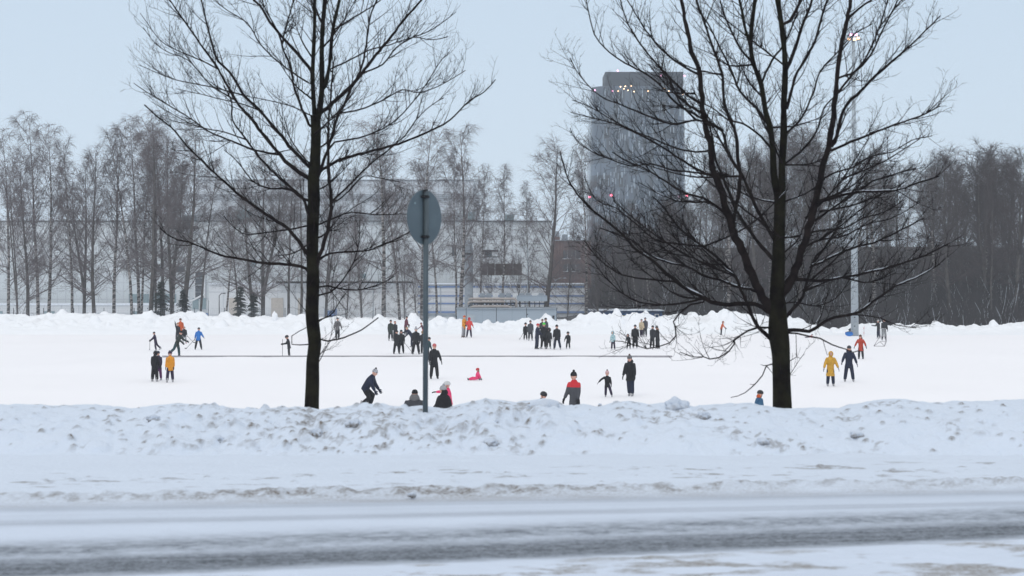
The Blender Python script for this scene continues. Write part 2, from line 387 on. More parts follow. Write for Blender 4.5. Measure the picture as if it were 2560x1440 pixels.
M_WHITE=mat('white_paint',(0.7,0.72,0.74),0.6)
M_BEIGE=mat('beige_door_paint',(0.50,0.46,0.42),0.7)
def bpart(root,name,px0,px1,py0,py1,d,depth,m,label=None):
    mb=MB(); mb.pbox(px0,px1,py0,py1,d,depth); o=mb.build(name,m); local(o,root)
    if label: o['label']=label
    return o
# main hall
hall=empty('industrial_hall',PX(760,830,262),'huge pale clad hall with a raised upper storey behind the birches','building')
bpart(hall,'wall',-500,1378,553,835,262,60,M_HALL)
bpart(hall,'upper_storey',486,1184,451,551.6,264,50,M_HALL2)
bpart(hall,'roof',-502,1380,551.6,553.4,261.6,62,M_DARK)
mb=MB()
for k in range(4): mb.pbox(486,1184,486+k*4.5,486.6+k*4.5,263.85,0.14)
for k in range(4): mb.pbox(486,1184,534+k*4.3,534.6+k*4.3,263.85,0.14)
local(mb.build('louvre',mat('louvre_grey',(0.24,0.26,0.29))),hall)
mb=MB(); mb.pbox(486,1184,449,451,263.8,51); local(mb.build('roof_edge',M_GALV),hall)
for (a,b,c_,d_) in ((455,487,538,568),(592,625,525,550),(1170,1186,530,551),(1262,1285,536,551),(700,716,455,465)):
    bpart(hall,'roof_vent',a,b,c_,min(d_,551),263.2,3,M_GREYGL)
bpart(hall,'balcony',404,492,565,572,260.6,1.4,M_DARK)
for (a,b,c_,d_) in ((456,480,538+17,565),(391,406,667,679),(437,461,666,680),(1130,1140,612,640)):
    bpart(hall,'window',a,b,c_,d_,261.9,0.3,M_DKWIN)
for (y0,y1) in ((680,694),(696,711),(714,729),(731,747)):
    bpart(hall,'window',488,509,y0,y1,261.85,0.3,M_DKWIN)
mb=MB(); mb.pbox(484,488,676,750,261.7,0.3); mb.pbox(509,513,676,750,261.7,0.3); local(mb.build('window_frame',M_WHITE),hall)
for (a,b,c_,d_) in ((620,640,655,668),(900,915,684,695)): bpart(hall,'vent_grille',a,b,c_,d_,261.9,0.2,M_GREYGL)
for (a,b) in ((322,372),(376,440)): bpart(hall,'window',a,b,735,762,261.9,0.2,M_GREYGL)
# glazed entrance block
ent=empty('entrance_annex',PX(495,830,246),'small glazed entrance annex with blue band at the foot of the hall','building')
bpart(ent,'wall',478,520,752,835,246,10,M_HALL)
for a in (481,500): bpart(ent,'window',a,a+15,745,773,245.9,0.3,M_GREYGL)
bpart(ent,'blue_band',478,520,783,791,245.8,0.19,M_BLUE)
mb=MB()
p0=PX(470,757,245.5); p1=PX(512,735,245.5)
mb.tube([p0,p1],[0.12,0.12],4); local(mb.build('sloping_roof_edge',M_WHITE),ent)
low=empty('low_annex',PX(400,830,250),'low pale annex behind the left birches and small spruces','building')
bpart(low,'wall',-420,476,763,835,250,10,M_WALL); bpart(low,'roof',-422,477,760,763,249.7,10.5,M_CAP)
for a in (-300,-160,-20,110,325): bpart(low,'door',a,a+26,778,815,249.9,0.2,M_GREYGL)
# arena side wall with dark canopy
ar=empty('arena_wall_block',PX(900,830,240),'long white ground floor wing with a dark canopy and blue stripes','building')
bpart(ar,'wall',522,1462,711,835,240,18,M_WALL)
bpart(ar,'roof',520,1464,708.5,711,239.6,18.8,M_CAP)
mb=MB(); mb.pbox(690,1032,704,708.4,238.2,1.7)
for k in range(70):
    x=690+k*4.9; mb.pbox(x,x+2,702,704,238.2,0.3)
local(mb.build('canopy',M_DARK),ar)
for (y0,y1) in ((715,719),(738,741.5),(757,760.5),(778,783)):
    bpart(ar,'stripe',1045,1461,y0,y1,239.85,0.1,M_BLUE)
for (a,b) in ((572,592),(678,708),(745,752)): bpart(ar,'door',a,b,745,810,239.85,0.1,M_BEIGE)
bpart(ar,'sign_panel',811,842,772,792,239.8,0.15,M_BLUE)
bpart(ar,'sign_panel_top',813,838,769,776,239.7,0.08,M_WHITE)
for a in (1165,1297,1425):
    mb=MB(); p=PX(a,716,239.2); mb.sphere(p,0.28,1,1,0.9,8,5); mb.tube([p+Vector((0,0,0.2)),p+Vector((0,0.75,0.35))],[0.05,0.05],4)
    local(mb.build('flood_lamp',M_DARK,smooth=True),ar)
# brick building
br=empty('brick_building',PX(1420,830,330),'red brick building with window bands between birch and dark tower','building')
bpart(br,'wall',1378,1478,602,800,330,30,M_BRICK)
bpart(br,'wall',1378,1400,592,601.7,331,10,M_BRICK)
bpart(br,'roof',1376,1480,599.5,602,329.6,31,M_GALV)
for (a,b,c_,d_) in ((1380,1398,578,592),(1406,1419,586,599.5),(1441,1452,592,599.5)): bpart(br,'roof_vent',a,b,c_,d_,333,4,M_GALV)
for (c_,d_) in ((626,646),(660,678)):
    w=bpart(br,'window',1408,1450,c_,d_,329.7,0.5,M_DKWIN)
    mb=MB(); mb.pbox(1407,1451,d_,d_+1.8,329.4,0.6)
    for k in range(1,4): mb.pbox(1408+k*10.5-0.5,1408+k*10.5+0.5,c_,d_,329.6,0.1)
    local(mb.build('window_sill',M_WHITE),br)
# blue-grey plant building with roof pipes
pl=empty('plant_building',PX(1265,830,182),'low blue grey plant building with thick pipes on its roof','building')
bpart(pl,'wall',1142,1392,773,832,182,8,M_GREYB)
bpart(pl,'roof',1140,1394,770,773,181.8,8.4,M_GALV)
bpart(pl,'door',1163,1187,786,815,181.93,0.1,mat('pale_door',(0.42,0.47,0.51)))
bpart(pl,'vent_grille',1381,1386,789,799,181.93,0.1,M_DARK)
mb=MB(); p=PX(1319,786,181.9); mb.sphere(p,0.06,1,1,1,6,4); local(mb.build('wall_lamp',M_DARK),pl)
def pipe(pts,r,n=10):
    mb=MB(); P=[PX(a,b,d) for a,b,d in pts]; mb.tube(P,[r]*len(P),n); o=mb.build('pipe',M_PIPE,smooth=True); local(o,pl); return o
pipe([(1172,749,185),(1178,747,185),(1284,747,185),(1289,749,185),(1291,755,185),(1291,771,185)],0.13)
pipe([(1170,762,184.2),(1172,756,184.2),(1178,754,184.2),(1258,754,184.2),(1262,756,184.2)],0.12)
pipe([(1178,771,183.6),(1178,768,183.6),(1182,766,183.6),(1270,766,183.6),(1277,769,183.6),(1279,773,183.6)],0.12)
mb=MB()
for k in range(12):
    x=1172+k*10
    mb.tube([PX(x,757,185.5),PX(x+10,764,185.5)],[0.03]*2,4); mb.tube([PX(x+10,757,185.5),PX(x,764,185.5)],[0.03]*2,4)
mb.tube([PX(1170,757,185.5),PX(1292,757,185.5)],[0.04]*2,4); mb.tube([PX(1170,764.5,185.5),PX(1292,764.5,185.5)],[0.04]*2,4)
for x in (1172,1230,1290): mb.tube([PX(x,764.5,185.5),PX(x,771,185.5)],[0.04]*2,4)
local(mb.build('pipe_truss',M_DARK),pl)
for k in range(11):
    x=1183+k*16.4
    mb=MB(); mb.pbox(x,x+13,733,744,186.5,1.2); mb.pbox(x+1,x+5,744,746,186.6,0.8)
    local(mb.build('cooling_unit', M_GALV if k%3 else M_WHITE),pl)
bpart(pl,'screen',1292,1368,739,753,185.8,0.3,M_GREYB)
mb=MB()
mb.pbox(1180,1366,757,759,187.2,0.5)
for x in range(1180,1366,12): mb.pbox(x,x+1.5,744.5,770,187.3,0.2)
local(mb.build('roof_frame',M_DARK),pl)
# dry cooler on the yard stand
dc=empty('dry_cooler',PX(1253,830,205),'brown slatted dry cooler on legs above the plant building','cooler')
mb=MB()
for k in range(9): mb.pbox(1200,1306,659+k*3.4,661+k*3.4,205,0.5)
local(mb.build('slats',mat('brown_slats',(0.11,0.085,0.075))),dc)
bpart(dc,'core',1202,1304,660,688,205.5,1.5,mat('brown_core',(0.20,0.18,0.17)))
mb=MB()
for x in (1200,1218,1237,1258,1282,1305): mb.pbox(x,x+1,658,690,204.85,0.12)
for x in (1205,1240,1275,1301): mb.pbox(x,x+2,690,828,206,0.2)
local(mb.build('frame',M_WHITE),dc)
# steel duct and small roofed rig beside it
du=empty('steel_duct',PX(1165,830,230),'round silver exhaust duct with a curved head against the hall','duct')
mb=MB(); mb.tube([PX(1172,828,230),PX(1172,625,230),PX(1170,613,230),PX(1163,607,230)],[0.55,0.55,0.6,0.6],12); local(mb.build('pipe_body',M_GALV,smooth=True),du)
mb=MB(); mb.pbox(1158,1182,632,637,229.2,1.6); local(mb.build('collar',M_DARK),du)
rg=empty('loading_canopy',PX(1225,830,232),'small dark roofed rig above the brown slatted cooler','canopy')
mb=MB(); mb.pbox(1206,1246,625,629,232,3); mb.pbox(1200,1250,641,643,232,3); local(mb.build('roof',M_DARK),rg)
mb=MB()
for x in (1189,1195,1210,1232,1244): mb.pbox(x,x+1.5,629,828,233,0.2)
local(mb.build('post',M_WHITE),rg)
bpart(rg,'tank',1212,1230,630,640.5,233.4,1.2,M_GREYGL)
# blue shed
bs=empty('blue_shed',PX(1567,830,188),'low blue wooden shed with graffiti and a snowy roof','shed')
bpart(bs,'wall',1476,1656,779,832,188,5,M_BLUEW)
mb=MB(); mb.pbox(1474,1628,774.5,777,187.6,6); mb.pbox(1628,1660,775.5,777,187.6,6); local(mb.build('roof_snow',M_CAP),bs)
bpart(bs,'roof',1474,1660,777,779,187.7,5.6,mat('shed_roof_edge',(0.05,0.10,0.2)))
M_YEL=mat('graffiti_yellow',(0.50,0.42,0.10)); M_PUR=mat('graffiti_violet',(0.15,0.11,0.30)); M_CYA=mat('graffiti_cyan',(0.10,0.35,0.5))
def blob(root,name,px,py,w,h,m,sd,d=187.96):
    r_=random.Random(sd); mb=MB(); n=14; P=[]
    for k in range(n):
        a=2*math.pi*k/n; s_=r_.uniform(0.6,1.1); P.append(PX(px+math.cos(a)*w*s_,py+math.sin(a)*h*s_,d))
    b_=len(mb.v); mb.v+=[tuple(p) for p in P]; mb.f.append(tuple(range(b_,b_+n))[::-1]); mb.m.append(0)
    local(mb.build(name,m),root)
blob(bs,'graffiti',1515,791,13,5,M_YEL,1); blob(bs,'graffiti',1556,792,12,5,M_YEL,2); blob(bs,'graffiti',1552,797,7,3,M_CYA,3,187.93); blob(bs,'graffiti',1606,786,14,6,M_PUR,4)
mb=MB(); mb.pbox(1637,1638.6,786,802,187.8,0.15); mb.pbox(1646,1647.6,786,802,187.8,0.15); mb.pbox(1637,1647.6,785,786.6,187.8,0.15); local(mb.build('door_frame',M_WHITE),bs)
# low dark rail beside the plant building
lr=empty('grey_container',PX(1100,830,184),'low white container with a dark top band left of the plant building','container')
bpart(lr,'body',1058,1139,791,832,184,2.4,M_WALL); bpart(lr,'band',1058,1139,786,791,183.9,2.5,M_GALV)

# tower
TD=520.0
def tower_mat():
    m=bpy.data.materials.new('tower_glass'); m.use_nodes=True; t=m.node_tree; b=t.nodes['Principled BSDF']; b.inputs['Roughness'].default_value=0.18; b.inputs['Specular IOR Level'].default_value=0.8
    c=t.nodes.new('ShaderNodeTexCoord'); s=t.nodes.new('ShaderNodeSeparateXYZ'); t.links.new(c.outputs['Object'],s.inputs[0])
    cb=t.nodes.new('ShaderNodeCombineXYZ')
    ad=t.nodes.new('ShaderNodeMath'); ad.operation='ADD'; t.links.new(s.outputs['X'],ad.inputs[0]); t.links.new(s.outputs['Y'],ad.inputs[1])
    t.links.new(ad.outputs[0],cb.inputs['X']); t.links.new(s.outputs['Z'],cb.inputs['Y'])
    bk=t.nodes.new('ShaderNodeTexBrick'); bk.inputs['Scale'].default_value=1.0; bk.inputs['Brick Width'].default_value=1.25; bk.inputs['Row Height'].default_value=3.5
    bk.offset=0.37; bk.inputs['Mortar Size'].default_value=0.07
    bk.inputs['Color1'].default_value=(0.010,0.018,0.030,1); bk.inputs['Color2'].default_value=(0.085,0.12,0.165,1); bk.inputs['Mortar'].default_value=(0.045,0.065,0.09,1)
    t.links.new(cb.outputs[0],bk.inputs['Vector']); t.links.new(bk.outputs['Color'],b.inputs['Base Color']); return m
tw=empty('office_tower',PX(1595,830,TD),'tall dark glass office tower rising behind the right tree','tower')
edge_px=[(870,1472,1722),(780,1473,1722),(500,1474,1720),(400,1475,1718),(300,1478,1717),(215,1481,1714)]
mb=MB(); secs=[]
for (py,a,b) in edge_px:
    l=PX(a,py,TD); r_=PX(b,py,TD); cx=(l.x+r_.x)/2; hw=(r_.x-l.x)/2
    k=len(mb.v); n=28
    for i in range(n):
        th=2*math.pi*i/n; ct,sn=math.cos(th),math.sin(th); pw=0.35
        x=cx+hw*math.copysign(abs(ct)**pw,ct); y=TD+14+14*math.copysign(abs(sn)**pw,sn); mb.v.append((x,y,l.z))
nr=len(edge_px)
for j in range(nr-1):
    for i in range(28):
        i2=(i+1)%28; mb.f.append((j*28+i,j*28+i2,(j+1)*28+i2,(j+1)*28+i)); mb.m.append(0)
mb.f.append(tuple((nr-1)*28+i for i in range(28))); mb.m.append(0)
o=mb.build('wall',tower_mat()); local(o,tw)
mb=MB(); mb.pbox(1513,1708,180,214.8,TD+5,16); local(mb.build('roof_screen',mat('roof_screen_metal',(0.05,0.065,0.085))),tw)
r_=random.Random(8)
M_PANEL=mat('pale_facade_panel',(0.17,0.215,0.265),0.3,noise=(0.34,0.40,0.46),nscale=0.3)
mb=MB()
for k in range(330):
    px=r_.uniform(1484,1712); row=r_.randint(0,33); py=222+row*16.0+r_.choice([0,0,3]); w_=r_.choice([1.2,1.5,2,4]); h_=r_.choice([9,14,20])
    d=TD-0.25
    if px<1500 : w_=1.3
    mb.pbox(px,min(px+w_,1716),py,py+h_,d+ (0.6 if px<1486 else 0),0.9)
o=mb.build('facade_panel',M_PANEL); local(o,tw); o['kind']='stuff'
M_RED=mat('red_beacon',(0.8,0.1,0.1),emit=(1,0.15,0.25,6)); M_WARM=mat('warm_lamp',(0.9,0.7,0.5),emit=(1,0.62,0.35,5)); M_PINK=mat('pink_beacon',(0.9,0.4,0.6),emit=(1,0.45,0.7,3))
for (a,b) in ((1474,492),(1528,488),(1717,490)):
    mb=MB(); mb.sphere(PX(a,b,TD-0.5),0.34,nu=8,nv=5); local(mb.build('beacon',M_RED),tw)
for (a,b) in ((1544,177),(1653,189),(1711,190),(1531,228),(1487,226)):
    mb=MB(); mb.sphere(PX(a,b,TD+ (4 if b<200 else -0.5)),0.25,nu=8,nv=5); local(mb.build('beacon',M_PINK),tw)
for (a,b) in ((1545,228),(1551,217),(1560,222),(1563,216),(1578,215),(1585,229),(1570,226),(1620,228),(1672,228),(1707,236),(1660,222)):
    mb=MB(); mb.sphere(PX(a,b,TD-0.5),0.17,nu=8,nv=5); local(mb.build('roof_lamp',M_WARM),tw)

# masts and lamps
M_MAST=mat('pale_mast_steel',(0.40,0.45,0.49),0.5)
def px_lamp(px,ytop,d,r,label,arm=None,m=M_MAST,base=-3.25):
    p=PX(px,ytop,d); root=empty('street_lamp',(p.x,d,base),label,'street lamp')
    mb=MB(); mb.tube([Vector((p.x,d,base)),Vector((p.x,d,p.z))],[r,r*0.6],6); local(mb.build('pole',m,smooth=True),root)
    mb=MB()
    if arm:
        for s_ in arm:
            mb.tube([p,p+Vector((s_*0.5,0,0.25)),p+Vector((s_,0,0.3))],[r*0.6]*3,5)
            mb.box(*(sorted((p.x+s_,p.x+s_*1.45))),d-0.12,d+0.12,p.z+0.22,p.z+0.34)
    else: mb.box(p.x-0.2,p.x+0.2,d-0.15,d+0.15,p.z,p.z+0.15)
    local(mb.build('lamp_head',m),root)
px_lamp(1319,624,198,0.10,'tall pale thin lamp pole right of the brown slatted cooler',(-0.35,))
px_lamp(1102,716,190,0.07,'thin white lamp pole behind the white container')
px_lamp(933,722,205,0.09,'grey lamp pole beside the thick double birch',(0.3,))
px_lamp(548,739,215,0.07,'dark lamp pole with a short arm in front of the leaning birch',(0.5,),M_DARK)
px_lamp(1388,701,212,0.07,'curved double arm lamp in front of the brick building',(-0.5,0.9))
px_lamp(1857,712,196,0.05,'short thin white lamp pole at the foot of the dark wood')
MD=161.0
mp=PX(2137,840,MD); root=empty('floodlight_mast',(mp.x,MD,ICE_Z),'tall pale floodlight mast with a lit lamp head','floodlight mast')
top=PX(2133,100,MD)
mb=MB(); mb.tube([Vector((mp.x,MD,ICE_Z-0.3)),Vector(((mp.x+top.x)/2,MD,(top.z+ICE_Z)/2)),top],[0.36,0.24,0.12],12); local(mb.build('pole',M_MAST,smooth=True),root)
mb=MB(); a=PX(2131,806,MD); mb.box(a.x,a.x+0.42,MD-0.40,MD-0.33,a.z-0.9,a.z); local(mb.build('hatch',mat('hatch_grey',(0.33,0.37,0.4))),root)
for k in range(2):
    mb=MB(); a=PX(2133,792+k*22,MD); mb.box(a.x,a.x+0.12,MD-0.42,MD-0.33,a.z-0.08,a.z); local(mb.build('bolt_plate',M_DARK),root)
mb=MB(); mb.box(top.x-0.95,top.x+0.75,MD-0.1,MD+0.1,top.z-0.05,top.z+0.08); mb.box(top.x-0.6,top.x+0.5,MD-0.1,MD+0.1,top.z+0.35,top.z+0.45)
for x in (-0.6,0.45): mb.box(top.x+x,top.x+x+0.07,MD-0.07,MD+0.07,top.z,top.z+0.4)
local(mb.build('crossbar',M_GALV),root)
M_LIT=mat('lit_lamp',(1,0.9,0.8),emit=(1,0.50,0.22,2.6)); M_LITP=mat('lit_pink_lamp',(1,0.8,0.9),emit=(1,0.50,0.80,2.6))
for k,(x,z,mm) in enumerate(((-0.25,0.42,M_LITP),(0.15,0.42,M_LITP),(-0.45,0.02,M_LIT),(0.05,0.0,M_LIT),(0.35,0.1,M_LIT))):
    mb=MB(); c_=Vector((top.x+x,MD-0.3,top.z+z)); mb.box(c_.x-0.16,c_.x+0.16,c_.y,c_.y+0.2,c_.z-0.12,c_.z+0.14); h_=mb.build('lamp_housing',M_GALV); local(h_,root)
    mb=MB(); mb.box(c_.x-0.13,c_.x+0.13,c_.y-0.04,c_.y-0.003,c_.z-0.10,c_.z+0.11); l_=mb.build('lamp_glass',mm); l_.parent=h_; 
# chain fence beyond the far bank
FD=179.5
fr=empty('mesh_fence',(0,FD,ICE_Z),'long thin wire mesh fence behind the far snow bank','fence')
mb=MB()
X0=PX(-420,800,FD).x; X1=PX(1470,800,FD).x
z1=PX(0,771,FD).z
x=X0
nw=0
while x<X1:
    mb.box(x-0.004,x+0.004,FD-0.004,FD+0.004,ICE_Z,z1); x+=0.18
for k in range(9): z=ICE_Z+0.3+k*(z1-ICE_Z-0.3)/8; mb.box(X0,X1,FD+0.006,FD+0.014,z-0.004,z+0.004)
local(mb.build('wire_mesh',M_GALV),fr)
x=X0
while x<X1+0.1:
    mb=MB(); mb.tube([Vector((x,FD+0.06,ICE_Z-0.1)),Vector((x,FD+0.06,z1+0.05))],[0.035]*2,6); local(mb.build('post',M_DARK),fr); x+=3.0
# low board that splits the ice
BD=117.6
bo=empty('rink_board',PX(1040,895,BD),'long low grey plank barrier lying across the ice','barrier')
xa=PX(405,895,BD).x; xb=PX(1680,895,BD).x
mb=MB(); mb.box(xa,xb,BD,BD+0.05,ICE_Z,ICE_Z+0.085); local(mb.build('lower_plank',mat('grey_plank',(0.42,0.41,0.43),0.9)),bo)
mb=MB(); mb.box(xa,xb,BD-0.01,BD+0.06,ICE_Z+0.088,ICE_Z+0.12); local(mb.build('top_rail',mat('pale_plank',(0.27,0.25,0.27),0.9)),bo)
rx=np.arange(xa-1,xb+1,0.12); ry=np.arange(BD-1.6,BD-0.02,0.1); RX,RY=np.meshgrid(rx,ry)
tq=np.clip((RY-(BD-1.6))/1.3,0,1)
RZ=ICE_Z-0.01+tq*0.075*(0.2+1.1*fbm(RX*0.5,RX*0+3,61,4))*sstep(xa-1,xa+3,RX)*(1-sstep(xb-3,xb+1,RX))
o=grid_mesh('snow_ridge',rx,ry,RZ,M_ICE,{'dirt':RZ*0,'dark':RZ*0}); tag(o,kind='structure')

# round sign seen from the back
SD=21.2
p=PX(1063,1028,SD); root=empty('road_sign',(p.x,SD,near_h(p.x,SD)),'round grey road sign seen from behind on a steel pole','road sign')
M_POLE=mat('sign_pole_steel',(0.085,0.11,0.125),0.5,metal=0.3); M_SIGNB=mat('sign_back_paint',(0.10,0.135,0.155),0.5,noise=(0.08,0.11,0.13),nscale=3)
mb=MB(); mb.tube([Vector((p.x,SD,0.0)),Vector((p.x+0.01,SD,PX(0,478,SD).z))],[0.031,0.031],16); local(mb.build('pole',M_POLE,smooth=True),root)
cz_=PX(1070,543,SD).z; rad=0.323; ang=R(55)
ux=Vector((math.cos(ang),math.sin(ang),0)); nrm=Vector((ux.y,-ux.x,0))*-1
cc=Vector((PX(1070.5,543,SD).x,SD+0.0,cz_))+nrm*0.05
mb=MB(); mb.loft([(cc-nrm*0.002+nrm*0.0,ux,Vector((0,0,1)),rad-0.004,rad-0.004),(cc+nrm*0.001,ux,Vector((0,0,1)),rad,rad),(cc+nrm*0.012,ux,Vector((0,0,1)),rad,rad),(cc+nrm*0.014,ux,Vector((0,0,1)),rad-0.004,rad-0.004)],64)
local(mb.build('sign_disc',M_SIGNB),root)
mb=MB()
for s_ in (0,):
    e_=nrm*-0.004
    mb.loft([(cc+e_*0.5+ux*-0.0+Vector((0,0,-0.26)),ux,nrm,0.018,0.006),(cc+e_*0.5+Vector((0,0,0.26)),ux,nrm,0.018,0.006)],4)
local(mb.build('stiffening_rail',M_DARK),root)
for yy in (492,592):
    z=PX(0,yy,SD).z
    mb=MB(); mb.loft([(Vector((p.x,SD,z-0.018)),Vector((1,0,0)),Vector((0,1,0)),0.042,0.042),(Vector((p.x,SD,z+0.018)),Vector((1,0,0)),Vector((0,1,0)),0.042,0.042)],14)
    a=Vector((p.x,SD,z)); mb.tube([a-ux*0.07,a+ux*0.07],[0.014,0.014],6)
    local(mb.build('clamp',M_DARK),root)
mb=MB(); z=PX(0,480,SD).z; mb.loft([(Vector((p.x,SD,z)),Vector((1,0,0)),Vector((0,1,0)),0.034,0.034),(Vector((p.x,SD,z+0.03)),Vector((1,0,0)),Vector((0,1,0)),0.030,0.030)],14); local(mb.build('pole_cap',M_DARK),root)
mb=MB(); a=cc-nrm*0.006-ux*0.19+Vector((0,0,0.16)); mb.loft([(a,ux,Vector((0,0,1)),0.02,0.014),(a+nrm*0.003,ux,Vector((0,0,1)),0.02,0.014)],4); local(mb.build('sticker',M_GREYGL),root)

# snow chunks on and by the bank
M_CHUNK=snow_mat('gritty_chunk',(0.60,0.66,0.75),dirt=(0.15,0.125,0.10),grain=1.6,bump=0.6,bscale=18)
def chunk(px,py,w,h,sd,label,dirty,d=None,cat='snow chunk'):
    if d is None:      # find where the ray meets the bank
        d=17.0
        for k in range(400):
            d=15+k*0.02; q=PX(px,py,d)
            if near_h(q.x,d)>=q.z: break
    q=PX(px,py,d); rx_=w/2*d/FP*1.18; rz_=h/2*d/FP*1.18
    me=bpy.data.meshes.new('snow_chunk'); bm=bmesh.new(); bmesh.ops.create_icosphere(bm,subdivisions=4,radius=1)
    from mathutils import noise as mn
    at=bm.verts.layers.float.new('dirt'); at2=bm.verts.layers.float.new('dark')
    for v in bm.verts:
        n=mn.noise(v.co*1.4+Vector((sd,0,0)))*0.45+mn.noise(v.co*4+Vector((sd,3,0)))*0.16
        s_=1+n
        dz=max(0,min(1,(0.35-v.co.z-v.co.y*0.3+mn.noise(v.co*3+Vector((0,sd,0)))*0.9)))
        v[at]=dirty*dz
        v.co=Vector((v.co.x*rx_*s_,v.co.y*rx_*0.8*s_,v.co.z*rz_*s_))
    bm.to_mesh(me); bm.free(); me.materials.append(M_CHUNK)
    for p_ in me.polygons: p_.use_smooth=True
    o=bpy.data.objects.new('snow_chunk',me); col.objects.link(o); o.location=q
    tag(o,label,cat,'snow chunks on the roadside bank')
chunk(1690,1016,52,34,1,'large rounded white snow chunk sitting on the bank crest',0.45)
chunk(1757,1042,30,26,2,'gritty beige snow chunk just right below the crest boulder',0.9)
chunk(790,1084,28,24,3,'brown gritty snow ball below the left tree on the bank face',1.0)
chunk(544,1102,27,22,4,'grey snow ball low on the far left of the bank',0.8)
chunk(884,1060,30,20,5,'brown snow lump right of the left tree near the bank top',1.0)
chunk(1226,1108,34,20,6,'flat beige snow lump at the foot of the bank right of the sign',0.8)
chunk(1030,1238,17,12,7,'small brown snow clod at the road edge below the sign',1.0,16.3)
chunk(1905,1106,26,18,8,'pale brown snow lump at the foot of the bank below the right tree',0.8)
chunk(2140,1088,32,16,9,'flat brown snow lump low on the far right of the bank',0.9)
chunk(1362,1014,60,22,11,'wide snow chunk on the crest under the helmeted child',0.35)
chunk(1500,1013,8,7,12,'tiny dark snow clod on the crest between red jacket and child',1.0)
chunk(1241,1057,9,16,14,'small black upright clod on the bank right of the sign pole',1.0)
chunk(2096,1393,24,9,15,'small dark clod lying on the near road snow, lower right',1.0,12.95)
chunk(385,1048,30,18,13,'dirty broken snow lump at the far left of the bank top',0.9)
# lumps standing on the far bank
def far_lump(px,py,w,h,label,sd):
    d=170.5; q=PX(px,py,d); me=bpy.data.meshes.new('snow_lump'); bm=bmesh.new(); bmesh.ops.create_icosphere(bm,subdivisions=3,radius=1)
    from mathutils import noise as mn
    for v in bm.verts:
        s_=1+mn.noise(v.co*1.3+Vector((sd,0,0)))*0.35
        v.co=Vector((v.co.x*w/2,v.co.y*w/2,v.co.z*h/2))*s_*(d/FP)
    bm.to_mesh(me); bm.free(); me.materials.append(M_FAR)
    for p_ in me.polygons: p_.use_smooth=True
    o=bpy.data.objects.new('snow_lump',me); col.objects.link(o); o.location=q; tag(o,label,'snow lump')
far_lump(686,792,14,26,'knobbly upright snow lump on the far bank left of the left tree',1)
far_lump(1104,803,28,24,'round snow boulder on the far bank just right of the sign pole',2)
far_lump(1617,790,15,22,'pointed snow block on the far bank in front of the blue shed',3)


